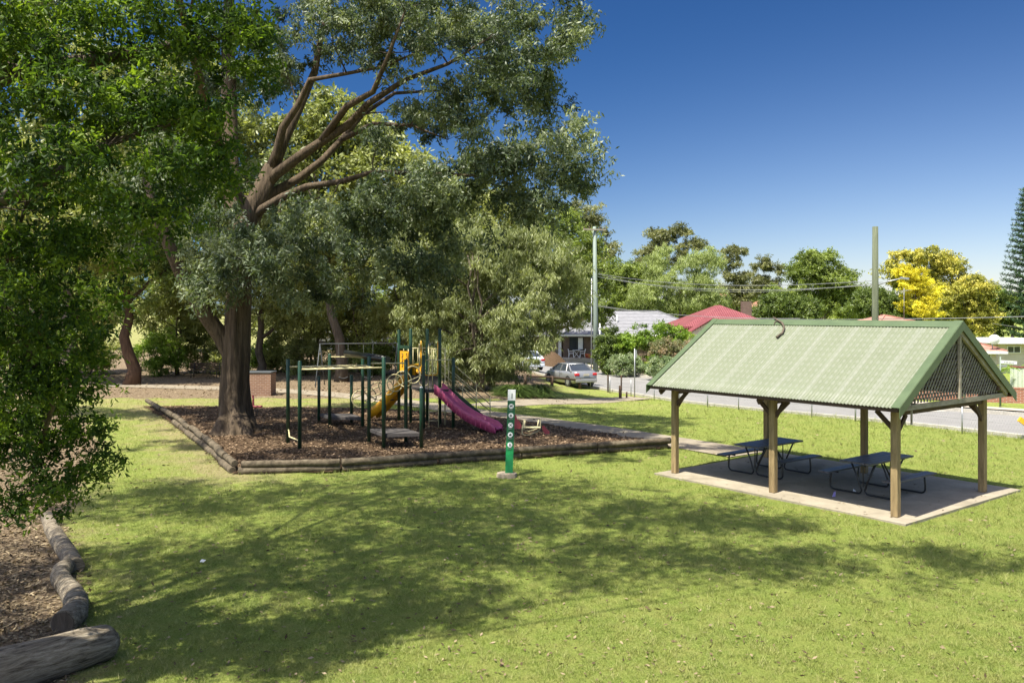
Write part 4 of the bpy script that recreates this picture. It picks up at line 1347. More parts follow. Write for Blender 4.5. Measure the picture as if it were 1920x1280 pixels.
def wire(name, A, Bq, sag, label, r=.012):
    A, Bq = Vector(A), Vector(Bq)
    mb = MB(); mb.tube([A.lerp(Bq, k / 16) - Vector((0, 0, sag * 4 * (k / 16) * (1 - k / 16))) for k in range(17)], r, 5)
    tag(mb.build(name, M['cable']), label, 'cable', 'overhead cables')
WA = Vector((POLE1.x + .2, POLE1.y, 4.1 + (HZ - 513) * POLE1.y / F))
wire('overhead_cable', WA, P(1640, 526, 43), .55, 'upper overhead cable from the tall pole to the bare pole', .016)
wire('overhead_cable', WA - Vector((0, 0, .25)), P(1640, 534, 43), .6, 'middle overhead cable from the tall pole to the bare pole', .018)
wire('overhead_cable', WA - Vector((0, 0, .05)), P(1655, 529, 43.2), .9, 'slackest overhead cable running into the street light side of the bare pole', .012)
wire('overhead_cable', P(1118, 572, POLE1.y), P(1500, 597, 50), .3, 'low service cable crossing above the grey tiled roof', .016)
wire('overhead_cable', P(1640, 598, 43), P(2080, 588, 34), .05, 'single low cable stretching right across the shelter ridge', .018)
wire('overhead_cable', P(1640, 598, 43), P(1118, 574, POLE1.y), .35, 'single low cable passing over the red roof', .014)
wire('overhead_cable', P(1860, 606, 60), P(2000, 618, 52), .1, 'short service cable at the right in front of the pine', .012)

# ------------------------------------------------------------------ cars
def make_car(name, label, loc, heading, paint):
    T = thing(name, label, 'car', loc, heading, group='parked cars')
    # x forward
    prof = [(-2.18, .52, .60, .70), (-2.15, .40, .95, .76), (-2.0, .26, 1.0, .80), (-1.2, .2, 1.01, .84), (0, .2, .97, .85), (1.0, .2, .95, .84), (1.3, .22, .93, .83), (1.9, .3, .80, .76), (2.15, .38, .66, .68), (2.2, .5, .56, .62)]
    mb = MB(); vs = []
    for x, z0, z1, hw in prof:
        zm = z0 + (z1 - z0) * .62
        vs += [(x, -hw * .9, z0), (x, -hw, z0 + .08), (x, -hw, zm), (x, -hw * .93, z1 - .03), (x, -hw * .8, z1), (x, hw * .8, z1), (x, hw * .93, z1 - .03), (x, hw, zm), (x, hw, z0 + .08), (x, hw * .9, z0)]
    n = 10; fs = [tuple(range(n)), tuple((len(prof) - 1) * n + k for k in range(n - 1, -1, -1))]
    for k in range(len(prof) - 1):
        for q in range(n):
            r_ = (q + 1) % n; fs.append((k * n + q, (k + 1) * n + q, (k + 1) * n + r_, k * n + r_))
    mb.add(vs, fs, True); body = mb.build('body', paint, T, local=True)
    # greenhouse: glass volume with roof and pillars
    def ring(x0, x1, z, hw): return [(x0, -hw, z), (x1, -hw, z), (x1, hw, z), (x0, hw, z)]
    lo, hi = ring(-1.62, 1.02, .965, .78), ring(-.98, .30, 1.37, .60)
    mb = MB(); mb.add(lo + hi, [(0, 1, 5, 4), (1, 2, 6, 5), (2, 3, 7, 6), (3, 0, 4, 7), (4, 5, 6, 7)]); mb.build('windows', M['glass'], T, local=True)
    mb = MB(); h2 = ring(-1.03, .36, 1.365, .62); h3 = ring(-.9, .2, 1.42, .50)
    mb.add(h2 + h3, [(0, 1, 5, 4), (1, 2, 6, 5), (2, 3, 7, 6), (3, 0, 4, 7), (4, 5, 6, 7), (3, 2, 1, 0)], True)
    for s_ in (-1, 1):
        mb.beam((-1.66, s_ * .79, .96), (-1.0, s_ * .61, 1.38), .06, .09); mb.beam((1.05, s_ * .79, .96), (.33, s_ * .61, 1.38), .05, .06)
        mb.beam((-.22, s_ * .795, .96), (-.26, s_ * .61, 1.38), .05, .07); mb.beam((-1.05, s_ * .795, .96), (-.88, s_ * .615, 1.38), .04, .05)
    mb.build('roof', paint, T, local=True)
    for x in (-1.32, 1.32):
        for s_ in (-1, 1):
            mb = MB(); mb.tube([(x, s_ * .66, .31), (x, s_ * .70, .31), (x, s_ * .84, .31), (x, s_ * .865, .31)], [.28, .31, .31, .28], 22, smooth=False)
            wh = mb.build('wheel', M['rubber'], T, local=True)
            mb = MB(); mb.tube([(x, s_ * .865, .31), (x, s_ * .875, .31)], [.19, .17], 14, smooth=False)
            for q in range(6): mb.box((x + .11 * math.cos(q * 1.047), s_ * .88, .31 + .11 * math.sin(q * 1.047)), (.05, .01, .05))
            mb.build('rim', M['galv'], wh, local=True)
            mb = MB(); mb.tube([(x, s_ * (.80), .34), (x, s_ * .856, .34)], .36, 22, smooth=False); mb.build('wheel_arch', M['rubber'], T, local=True)
    for s_ in (-1, 1):
        mb = MB(); mb.box((-2.12, s_ * .62, .80), (.14, .32, .17), None, .03); mb.build('tail_light', M['tail'], T, local=True)
        mb = MB(); mb.box((2.13, s_ * .52, .62), (.14, .32, .14), None, .03); mb.build('headlight', M['white_paint'], T, local=True)
        mb = MB(); mb.box((.72, s_ * .95, 1.0), (.16, .18, .11), None, .03); mb.build('wing_mirror', paint, T, local=True)
    mb = MB(); mb.box((-2.19, 0, .42), (.12, 1.5, .22), None, .04); mb.box((2.2, 0, .40), (.12, 1.4, .2), None, .04); mb.build('bumper', paint, T, local=True)
    mb = MB(); mb.box((-2.205, 0, .78), (.02, .38, .13)); mb.build('number_plate', M['cream_wall'], T, local=True)
    mb = MB()
    for s_ in (-1, 1):
        mb.box((-.24, s_ * .855, .68), (.012, .01, .5)); mb.box((.85, s_ * .845, .62), (.012, .012, .44)); mb.box((-.45, s_ * .862, .80), (.16, .015, .025)); mb.box((.5, s_ * .86, .80), (.16, .015, .025)); mb.box((-.1, s_ * .862, .42), (2.0, .015, .04))
    mb.build('door_seams', M['black'], T, local=True)
    return T
qc = G(1068, 721); hd = math.atan2(rd.y, rd.x)
make_car('parked_car', 'silver sedan parked at the near kerb, rear towards the camera', (qc.x, qc.y, qc.z), hd, M['silver'])
qd = G(982, 692)
make_car('parked_car', 'pale blue white car half hidden behind the tussocks and tree', (qd.x, qd.y, qd.z), R(112), M['car_white'])

# ------------------------------------------------------------------ houses
def hip_roof(T, x0, x1, y0, y1, ze, zr, m, inset=None, ov=.5, name='roof', fascia='white_paint'):
    x0 -= ov; x1 += ov; y0 -= ov; y1 += ov
    w_ = min(x1 - x0, y1 - y0) / 2; i = inset if inset is not None else w_
    if x1 - x0 >= y1 - y0: ra, rb = (x0 + i, (y0 + y1) / 2, zr), (x1 - i, (y0 + y1) / 2, zr)
    else: ra, rb = ((x0 + x1) / 2, y0 + i, zr), ((x0 + x1) / 2, y1 - i, zr)
    c = [(x0, y0, ze), (x1, y0, ze), (x1, y1, ze), (x0, y1, ze)]
    mb = MB()
    if x1 - x0 >= y1 - y0: mb.add(c + [ra, rb], [(0, 1, 5, 4), (1, 2, 5), (2, 3, 4, 5), (3, 0, 4), (3, 2, 1, 0)])
    else: mb.add(c + [ra, rb], [(0, 1, 4), (1, 2, 5, 4), (2, 3, 5), (3, 0, 4, 5), (3, 2, 1, 0)])
    r_ = mb.build(name, m, T)
    if fascia:
        mb = MB(); e = .03
        for a, b in zip(c, c[1:] + c[:1]): mb.beam(Vector(a) + Vector((0, 0, -.08)), Vector(b) + Vector((0, 0, -.08)), .06, .18)
        mb.build('gutter', M[fascia], r_)
    if m in (M['tile_grey'], M['tile_salmon'], M['tile_orange']):
        mb = MB()
        for a, b in ((c[0], ra), (c[1], rb if x1 - x0 >= y1 - y0 else ra), (ra, rb)): mb.beam(Vector(a) + Vector((0, 0, .03)), Vector(b) + Vector((0, 0, .03)), .16, .10)
        mb.build('ridge_tiles', m, r_)
    return r_
def window(T, x, y, z, wd, h, fm='white_paint', cur=False, name='window', ax=0):
    mb = MB(); f = .05
    def bx_(m2, cx, cz, a, b, t_, dy=0.0):
        m2.box((x + cx, y + dy, z + cz), (a, t_, b)) if ax == 0 else m2.box((x + dy, y + cx, z + cz), (t_, a, b))
    for cx, cz, a, b in ((0, h / 2, wd + f, f), (0, -h / 2, wd + f, f), (-wd / 2, 0, f, h - f), (wd / 2, 0, f, h - f), (0, 0, f * .8, h - f)): bx_(mb, cx, cz, a, b, .1, -.02)
    o = mb.build(name, M[fm], T)
    mb = MB(); bx_(mb, 0, 0, wd - .02, h - .02, .03, -.005); mb.build('pane', M['glass'], o)
    if cur:
        mb = MB(); bx_(mb, wd * .28, 0, wd * .34, h - .1, .012, -.027); mb.build('curtain', M['white_paint'], o)
    return o
def wallbox(T, x0, x1, y0, y1, z0, z1, m, name='wall'):
    mb = MB(); mb.box(((x0 + x1) / 2, (y0 + y1) / 2, (z0 + z1) / 2), (x1 - x0, y1 - y0, z1 - z0)); return mb.build(name, m, T)
GZ = -.7
# brown brick house with grey tiles and porch
Y0 = 82.0
def X_(px, Y): return (px - 960) * Y / F
def Z_(py, Y): return CH + (HZ - py) * Y / F
ha = thing('brick_house', 'brown brick house with grey tiled roof and white porch posts', 'house', (X_(1060, Y0), Y0, GZ))
ze = Z_(627, Y0)
wallbox(ha, X_(1056, Y0), X_(1330, Y0), Y0, Y0 + 9, GZ, ze, M['brick_brown'])
wallbox(ha, X_(985, Y0) - 0.0, X_(1056, Y0) - .01, Y0 + 1.6, Y0 + 9, GZ, ze, M['brick_brown'], 'porch_wall')
hip_roof(ha, X_(1062, Y0), X_(1334, Y0), Y0, Y0 + 9, ze, Z_(583, Y0 + 4.5), M['tile_grey'], ov=.55)
hip_roof(ha, X_(975, Y0), X_(1050, Y0), Y0 + .1, Y0 + 7, ze - .02, Z_(600, Y0 + 4), M['tile_grey'], ov=.4, name='porch_roof')
for px in (1034, 1050):
    mb = MB(); mb.box((X_(px, Y0), Y0 + .2, (Z_(678, Y0) + ze) / 2), (.28, .28, ze - Z_(678, Y0)), None, .02); mb.build('porch_post', M['white_paint'], ha)
mb = MB(); mb.box((X_(1055, Y0), Y0 - .4, GZ + .2), (X_(1125, Y0) - X_(1000, Y0), 3.2, .42)); mb.build('porch_floor', M['concrete'], ha)
window(ha, X_(1081, Y0), Y0 - .03, Z_(644, Y0), 1.35, 1.2, 'black', True)
mb = MB(); mb.box((X_(1041, Y0), Y0 + 1.55, GZ + 1.35), (.85, .08, 2.0)); dr = mb.build('door', M['cream_wall'], ha)
mb = MB(); mb.tube([(X_(1041, Y0) + .32, Y0 + 1.49, GZ + 1.35), (X_(1041, Y0) + .32, Y0 + 1.44, GZ + 1.35)], .03, 8); mb.build('handle', M['black'], dr)
for px, pz, h_ in ((1135, 598, 1.0), (1157, 590, .8)):
    mb = MB(); mb.tube([(X_(px, Y0 + 2), Y0 + 2, Z_(612, Y0)), (X_(px, Y0 + 2), Y0 + 2, Z_(590, Y0))], .07, 8); mb.build('vent_pipe', M['white_paint'], ha)
# plastic chairs, table and pots on the porch
def plastic_chair(label, x, y, z, rot):
    T = thing('plastic_chair', label, 'chair', (x, y, z), rot, group='white chairs on the porch')
    mb = MB(); mb.box((0, 0, .42), (.46, .46, .04), None, .015); mb.build('seat', M['white_paint'], T, local=True)
    mb = MB()
    for k in range(5): mb.beam((-.16 + .08 * k, .22, .44), (-.18 + .09 * k, .28, .82), .015, .05)
    mb.tube([(-.25, .24, .62), (-.2, .29, .80), (0, .31, .86), (.2, .29, .80), (.25, .24, .62)], .022, 6); mb.build('backrest', M['white_paint'], T, local=True)
    for a, b in ((-1, -1), (1, -1), (1, 1), (-1, 1)):
        mb = MB(); mb.tube([(a * .2, b * .2, .42), (a * .25, b * .25, 0)], .028, 6); mb.build('leg', M['white_paint'], T, local=True)
    for a in (-1, 1):
        mb = MB(); mb.tube([(a * .25, .24, .62), (a * .27, 0, .64), (a * .25, -.22, .62), (a * .23, -.22, .42)], .02, 6); mb.build('armrest', M['white_paint'], T, local=True)
    return T
zf = GZ + .41
plastic_chair('white plastic garden chair left of the small porch table', X_(1071, Y0 - 1), Y0 - 1, zf, R(90))
plastic_chair('white plastic garden chair right of the small porch table', X_(1092, Y0 - 1), Y0 - 1, zf, R(-90))
pt = thing('porch_table', 'small white crossed-leg table between the porch chairs', 'table', (X_(1081, Y0 - 1), Y0 - 1, zf))
x = X_(1081, Y0 - 1); y = Y0 - 1
mb = MB(); mb.box((x, y, zf + .72), (.75, .6, .035), None, .01); mb.build('tabletop', M['white_paint'], pt)
for a in (-1, 1):
    mb = MB(); mb.beam((x - a * .28, y + a * .1, zf), (x + a * .28, y + a * .1, zf + .71), .03, .045); mb.build('leg', M['white_paint'], pt)
for px, lb in ((1100, 'terracotta pot nearer the porch chairs'), (1104, 'terracotta pot beside the power pole')):
    mb = MB(); q = Vector((X_(px, Y0 - 1.2), Y0 - 1.2 - (px - 1100) * .1, zf)); mb.tube([q, q + Vector((0, 0, .36)), q + Vector((0, 0, .40))], [.14, .2, .21], 12)
    tag(mb.build('plant_pot', M['terracotta']), lb + ' on the brick house porch', 'plant pot', 'porch pots')
# soil mound and low wall in front
q = G(1034, 686); mb = MB()
vs = []; 
for k in range(8):
    for j in range(14):
        rr_ = 1.5 * (1 - k / 8.0); a = j * math.tau / 14
        vs.append((q.x + rr_ * math.cos(a) * (1 + .1 * math.sin(j * 3)), q.y + rr_ * .8 * math.sin(a), q.z + 1.25 * math.sin(k / 8 * 1.5) + .03 * math.sin(j * 2.3)))
fs = [(k * 14 + j, k * 14 + (j + 1) % 14, (k + 1) * 14 + (j + 1) % 14, (k + 1) * 14 + j) for k in range(7) for j in range(14)] + [tuple(7 * 14 + j for j in range(14))]
mb.add(vs, fs, True); tag(mb.build('soil_mound', M['mulch']), 'heap of brown mulch beside the brick house porch', 'mound')

# white metal roofed house behind, left
Y1 = 95.0
hb = thing('white_roofed_house', 'house with a bright white hipped metal roof behind the wattle tree', 'house', (X_(1020, Y1), Y1, GZ))
wallbox(hb, X_(965, Y1), X_(1085, Y1), Y1, Y1 + 9, GZ, Z_(607, Y1), M['brick_brown'])
hip_roof(hb, X_(965, Y1), X_(1085, Y1), Y1, Y1 + 9, Z_(607, Y1), Z_(572, Y1 + 4.5), M['roof_white'])
window(hb, X_(1000, Y1), Y1 - .03, GZ + 1.5, 1.4, 1.1)
# two storey dark brick flats
Y2 = 112.0
hc = thing('brick_flats', 'two storey dark red brick flats with white gutter behind the grey roof', 'building', (X_(1120, Y2), Y2, GZ))
wallbox(hc, X_(1068, Y2), X_(1176, Y2), Y2, Y2 + 10, GZ, Z_(577, Y2), M['brick_dark'])
hip_roof(hc, X_(1068, Y2), X_(1176, Y2), Y2, Y2 + 10, Z_(577, Y2), Z_(572, Y2 + 5), M['tile_grey'], ov=.3)
for px in (1095, 1120, 1150): window(hc, X_(px, Y2), Y2 - .03, Z_(584, Y2), 1.3, .9)
# red roofed house
Y3 = 72.0
hd_ = thing('red_roofed_house', 'pale house with deep red metal hip roof, small gable and brick chimney', 'house', (X_(1350, Y3), Y3, GZ))
wallbox(hd_, X_(1300, Y3), X_(1450, Y3), Y3, Y3 + 9, GZ, Z_(612, Y3), M['cream_wall'])
hip_roof(hd_, X_(1290, Y3), X_(1450, Y3), Y3, Y3 + 9, Z_(612, Y3), Z_(572, Y3 + 4.5), M['roof_red'], ov=.5, fascia='roof_red')
xg = X_(1326, Y3); zg0 = Z_(624, Y3 - 2); zg1 = Z_(598, Y3 - 2); hw = 2.0
mb = MB()
for s_ in (-1, 1):
    q = [Vector((xg, Y3 - 2.3, zg1 + .05)), Vector((xg + s_ * hw, Y3 - 2.3, zg0)), Vector((xg + s_ * hw, Y3 + 2, zg0)), Vector((xg, Y3 + 2, zg1 + .05))]
    mb.poly_prism(q if s_ > 0 else q[::-1], (0, 0, .07))
gr = mb.build('gable_roof', M['roof_red'], hd_)
mb = MB(); mb.poly_prism([Vector((xg - hw * .85, Y3 - 2, GZ)), Vector((xg + hw * .85, Y3 - 2, GZ)), Vector((xg + hw * .85, Y3 - 2, zg0 + .1)), Vector((xg, Y3 - 2, zg1 - .08)), Vector((xg - hw * .85, Y3 - 2, zg0 + .1))], (0, 1.9, 0)); mb.build('gable_wall', M['cream_wall'], hd_)
mb = MB(); mb.box((X_(1399, Y3 + 4), Y3 + 4, Z_(592, Y3 + 4)), (.8, .7, 2.6)); mb.build('chimney', M['brick_brown'], hd_)
window(hd_, xg, Y3 - 2.06, GZ + 1.6, 1.2, 1.2)
# pale two storey houses among the far trees
Y4 = 135.0
he = thing('cream_house', 'far cream two storey house with orange roof between dark trees', 'house', (X_(1400, Y4), Y4, GZ))
wallbox(he, X_(1335, Y4), X_(1440, Y4), Y4, Y4 + 10, GZ, Z_(556, Y4), M['cream_wall'])
hip_roof(he, X_(1335, Y4), X_(1440, Y4), Y4, Y4 + 10, Z_(556, Y4), Z_(541, Y4 + 5), M['tile_orange'])
for px in (1350, 1375, 1400, 1425): window(he, X_(px, Y4), Y4 - .03, Z_(564, Y4), 1.5, 1.2)
hf = thing('orange_roofed_house', 'far house showing an orange tiled roof left of the bare pole', 'house', (X_(1460, 120), 120, GZ))
wallbox(hf, X_(1425, 120), X_(1500, 120), 120, 129, GZ, Z_(580, 120), M['cream_wall'])
hip_roof(hf, X_(1425, 120), X_(1500, 120), 120, 129, Z_(580, 120), Z_(555, 124.5), M['tile_orange'])
window(hf, X_(1450, 120), 119.97, Z_(588, 120), 1.4, 1.0)
hg = thing('pink_tiled_house', 'house whose low pink tiled roof peak shows above the shelter ridge', 'house', (X_(1698, 66), 66, GZ))
wallbox(hg, X_(1645, 66), X_(1750, 66), 66, 74, GZ, Z_(612, 66), M['cream_wall'])
hip_roof(hg, X_(1650, 66), X_(1745, 66), 66, 74, Z_(612, 66), Z_(591, 70), M['tile_salmon'], inset=4.2)
mb = MB(); x = X_(1695, 68); mb.tube([(x, 68, Z_(600, 68)), (x, 68, Z_(540, 68))], .022, 6)
for k in range(5): mb.tube([(x - .5 + .05 * k, 68 - .3 + .15 * k, Z_(546, 68)), (x + .5 - .05 * k, 68 - .3 + .15 * k, Z_(544, 68))], .014, 4)
mb.tube([(x, 67.6, Z_(545, 68)), (x, 68.5, Z_(545, 68))], .016, 4)
mb.build('tv_antenna', M['wire'], hg)
Y5 = 58.0
hh = thing('salmon_roofed_house', 'house with a salmon tiled roof corner and satellite dish at right', 'house', (X_(1800, Y5), Y5, GZ))
wallbox(hh, X_(1730, Y5), X_(1868, Y5), Y5, Y5 + 8, GZ, Z_(660, Y5), M['cream_wall'])
hip_roof(hh, X_(1730, Y5), X_(1868, Y5), Y5, Y5 + 8, Z_(658, Y5), Z_(622, Y5 + 4), M['tile_salmon'], inset=3.0)
window(hh, X_(1840, Y5), Y5 - .03, GZ + 1.4, 1.2, 1.0)
q = P(1861, 636, Y5 - .2); mb = MB()
vs, fs = [], []
for k in range(5):
    for j in range(18):
        rr_ = .42 * k / 4; a = j * math.tau / 18; vs.append((q.x + rr_ * math.cos(a), q.y - .3 + .5 * rr_ * rr_, q.z + rr_ * .8 * math.sin(a)))
fs = [(k * 18 + j, k * 18 + (j + 1) % 18, (k + 1) * 18 + (j + 1) % 18, (k + 1) * 18 + j) for k in range(4) for j in range(18)]
mb.add(vs, fs, True)
sdh = thing('satellite_dish', 'round pale satellite dish mounted on the salmon tiled roof', 'satellite dish', q)
mb.build('dish', M['white_paint'], sdh)
mb = MB(); mb.tube([(q.x, q.y, q.z - .9), (q.x, q.y + .05, q.z - .1)], .03, 6); mb.tube([(q.x, q.y, q.z - .35), (q.x + .05, q.y - .7, q.z + .02)], .015, 5); mb.build('bracket', M['wire'], sdh)
Y6 = 66.0
hi_ = thing('cream_house', 'cream weatherboard building with flat white roof edge at the far right', 'house', (X_(1900, Y6), Y6, GZ))
wallbox(hi_, X_(1872, Y6), X_(2000, Y6), Y6, Y6 + 8, GZ, Z_(645, Y6), M['cream_wall'])
mb = MB(); mb.box((X_(1935, Y6), Y6 + 3.7, Z_(641, Y6)), (6.4, 9.2, .22)); mb.build('roof', M['white_paint'], hi_)
window(hi_, X_(1900, Y6), Y6 - .03, Z_(655, Y6), 1.0, .5)
# white walled house half seen through the left trees
Y7 = 92.0
hj = thing('white_walled_house', 'pale rendered house glimpsed through the trunks behind the playground', 'house', (X_(680, Y7), Y7, GZ))
wallbox(hj, X_(560, Y7), X_(850, Y7), Y7, Y7 + 9, GZ, Z_(622, Y7), M['white_paint'])
hip_roof(hj, X_(560, Y7), X_(850, Y7), Y7, Y7 + 9, Z_(622, Y7), Z_(588, Y7 + 4), M['tile_grey'])
for px in (600, 660, 720, 780, 830): window(hj, X_(px, Y7), Y7 - .03, Z_(650, Y7), 1.6, 1.2, 'black')
# low brick wall, cream fence with red capping on the far side of the street
q0 = G(1700, 744); q1 = G(2050, 757); 
lw = thing('low_brick_wall', 'long low red brick front wall across the street at right', 'wall', q0)
a = G(1690, 745); b = G(2060, 762)
mb = MB(); mb.beam(a + Vector((0, 0, .35)), b + Vector((0, 0, .35)), .23, .75); mb.build('wall', M['brick_red'], lw)
mb = MB(); mb.beam(a + Vector((0, 0, .76)), b + Vector((0, 0, .76)), .27, .07); mb.build('capping', M['brick_red'], lw)
cf = thing('cream_fence', 'cream corrugated fence with a red top rail at the right edge', 'fence', G(1905, 735))
a = G(1894, 735); b = G(2060, 748)
mb = MB()
n = 40
for k in range(n):
    mb.beam(a.lerp(b, k / n) + Vector((0, (k % 2) * .03, .75)), a.lerp(b, (k + .92) / n) + Vector((0, (k % 2) * .03, .75)), .03, 1.5)
mb.build('panel', plain('cream_sheet_fence', (.48, .52, .42), (.42, .46, .37), .6), cf)
mb = MB(); mb.beam(a + Vector((0, 0, 1.54)), b + Vector((0, 0, 1.54)), .09, .09); mb.build('top_rail', M['roof_red'], cf)
a = G(1897, 757); fp_ = None
stick('verge_post', 1808, 756, 1.1, .045, M['galv'], 'thin grey post on the far verge seen through the gable end', 'post')
stick('verge_post', 1876, 759, 1.5, .04, M['green_pole_light'], 'thin green post on the far verge right of the shelter post', 'post')

# ------------------------------------------------------------------ the big tree by the bark bed
def pl_(pts, Y0): return [P(p[0], p[1], Y0 + (p[2] if len(p) > 2 else 0)) for p in pts]
YB = 28.8
bbase = G(440, 812)
tp = [Vector((bbase.x, bbase.y, -.15)), Vector((bbase.x, bbase.y, .04)), Vector((bbase.x, bbase.y, .22))] + pl_([(440, 780), (440, 755), (441, 725), (442, 695), (444, 660), (446, 620), (449, 540), (456, 450), (480, 380), (512, 312)], YB)
limbs = [
 (tp, [.98, .80, .65, .54, .49, .46, .44, .43, .42, .41, .37, .33, .28, .23]),
 (pl_([(512, 312), (532, 262, .3), (560, 205, .6), (590, 135, 1), (604, 60, 1.2), (622, -30, 1.5), (640, -110, 1.5)], YB), [.23, .19, .155, .13, .10, .07, .03]),
 (pl_([(505, 330), (520, 285, -.3), (530, 240, -.6), (560, 195, -.8), (580, 150, -1), (650, 138, -1.4), (720, 125, -1.6), (800, 90, -2)], YB), [.18, .155, .13, .105, .08, .06, .045, .02]),
 (pl_([(492, 352), (518, 325, -.1), (552, 300, -.3), (600, 268, -.5), (652, 235, -1), (690, 195, -1.4), (760, 150, -2), (840, 120, -2.4), (920, 70, -2.8)], YB), [.2, .2, .175, .155, .135, .11, .08, .055, .025]),
 (pl_([(478, 385), (510, 362, .2), (560, 335, .4), (605, 300, .6), (640, 262, 1.2), (680, 215, 1.8), (740, 175, 2.6), (820, 170, 3.4), (900, 200, 4)], YB), [.15, .15, .14, .12, .105, .085, .065, .045, .02]),
 (pl_([(466, 415), (492, 392, -.2), (530, 370, -.4), (575, 350, -.6), (640, 340, -1.3), (700, 322, -2), (790, 325, -2.6), (900, 330, -3), (1000, 310, -3.3)], YB), [.15, .15, .14, .115, .09, .07, .055, .04, .02]),
 (pl_([(442, 690), (430, 655), (413, 628), (385, 590, -.4), (350, 535, -.8), (325, 480, -1.2), (300, 420, -1.5), (270, 330, -1.6)], YB), [.30, .31, .29, .26, .24, .21, .17, .08]),
 (pl_([(450, 470), (440, 400, 1), (432, 320, 1.8), (430, 220, 2.2), (428, 100, 2.5), (430, -20, 2.5), (440, -100, 2.5)], YB), [.36, .33, .31, .28, .24, .18, .08]),
 (pl_([(640, 262, 1.2), (700, 232, .6), (770, 235, 0), (840, 262, -.5)], YB), [.10, .08, .05, .02]),
 ([P(432, 330, YB + 1.8), P(400, 240, YB - 1), Vector((-9.6, 25.2, 12.0)), Vector((-9.2, 22.5, 13.7)), Vector((-7.8, 19.4, 14.3)), Vector((-3, 19.2, 14.4))], [.16, .15, .12, .09, .06, .02]),
 (pl_([(600, 268, -.5), (650, 200, -1.5), (700, 172, -2.5), (730, 100, -3), (760, 20, -3.4)], YB), [.13, .11, .09, .06, .03]),
]
bl = [(600, 40, 110, 80, 0), (700, 40, 130, 80, -2), (830, 80, 150, 110, -2), (960, 70, 120, 100, -1), (1050, 60, 55, 75, -1), (760, 20, 120, 60, 2), (890, 180, 130, 85, -2),
      (1000, 160, 90, 90, 1), (650, 100, 70, 40, 1), (800, 220, 70, 50, 2), (1010, 290, 105, 75, -3), (1080, 255, 40, 55, -2), (1085, 330, 45, 35, -2), (920, 310, 100, 60, -3), (830, 340, 100, 60, -3),
      (740, 400, 110, 70, -3), (850, 420, 90, 60, -2), (650, 460, 110, 70, -3), (560, 430, 100, 60, -2), (740, 490, 100, 55, -2), (480, 480, 110, 70, -3), (400, 450, 80, 80, -1), (390, 530, 70, 50, -2),
      (600, 540, 110, 40, -2), (520, 130, 50, 60, 2), (720, 255, 40, 24, -3), (1010, 375, 45, 55, -3), (960, 370, 50, 40, -2), (350, 330, 110, 120, 1), (300, 200, 120, 120, 2), (440, 120, 110, 130, 3), (470, 350, 70, 70, 3), (820, 520, 60, 40, -1),
      (540, -90, 150, 90, 1), (700, -110, 170, 90, 0), (880, -110, 150, 90, 0), (380, -60, 130, 100, 2), (230, 400, 90, 90, 1), (1000, -80, 90, 60, 0), (640, -10, 90, 50, 5), (900, 60, 120, 60, 4)]
blobs = [pxblob(a, b, c, d, YB + e, 1.7) for a, b, c, d, e in bl]
blobs += [(-10, 19.4, 14.3, 2.4, 1.2, .9), (-6, 18.8, 14.3, 2.4, 1.2, .9), (-2, 19.2, 14.3, 2.4, 1.2, .9), (1.6, 20.6, 14.5, 2, 1, .8), (-14.5, 21, 13.6, 2.2, 1.5, 1), (-14.5, 25, 13.4, 2, 1.5, 1), (-9.5, 22.6, 14.0, 2.6, 1.2, 1.0), (-5.4, 21.6, 14.0, 2.6, 1.0, 1.0), (-1.2, 22.6, 14.0, 2.6, 1.2, 1.0), (-7, 24.8, 14.6, 3, 1.0, 1.0), (-2.4, 25, 14.6, 3, 1.0, 1.0), (-13, 24, 13.8, 2.4, 1.5, 1.2)]
bt = make_tree('spreading_tree', 'huge spreading grey green tree with a thick furrowed trunk standing in the bark bed', (bbase.x, bbase.y, 0), blobs, M['lf_big'], M['bark_big'], .5,
          245000, leaf=(.165, .052), droop=.8, cr=.55, nclump=1120, limbs=limbs, shell=.25, tw=12, flat=.8, flute=[.20, .17, .14, .11, .10, .09, .085, .08, .07, .04, .035, .03, .02, .02])
# ------------------------------------------------------------------ near tree hanging into the frame at left
nb = [pxblob(a, b, c, d, Y, 1.1) for a, b, c, d, Y in [(-80, 60, 220, 160, 8), (60, 60, 150, 110, 8.5), (200, 60, 140, 110, 9), (320, 70, 130, 110, 9), (430, 50, 110, 100, 9.5), (490, 100, 60, 100, 9.5),
      (60, 210, 160, 110, 8), (210, 210, 140, 90, 8.5), (340, 210, 110, 80, 9), (120, 340, 150, 90, 8), (270, 330, 120, 70, 8.5), (395, 300, 60, 90, 9.5), (20, 460, 130, 100, 8.5), (150, 460, 110, 70, 9), (300, 410, 70, 60, 9),
      (30, 600, 120, 90, 9), (130, 590, 80, 70, 9.5), (10, 720, 110, 70, 9.5), (110, 720, 80, 60, 10), (40, 830, 110, 65, 10), (140, 880, 55, 45, 10.5), (60, 930, 90, 45, 10.5), (-60, 780, 100, 120, 10), (60, 520, 110, 70, 9.5), (90, 660, 80, 60, 9.8), (40, 780, 100, 60, 10.2), (170, 640, 40, 50, 9.6), (120, 820, 60, 45, 10.4)]]
nbase = Vector((-10.2, 6.2, 0))
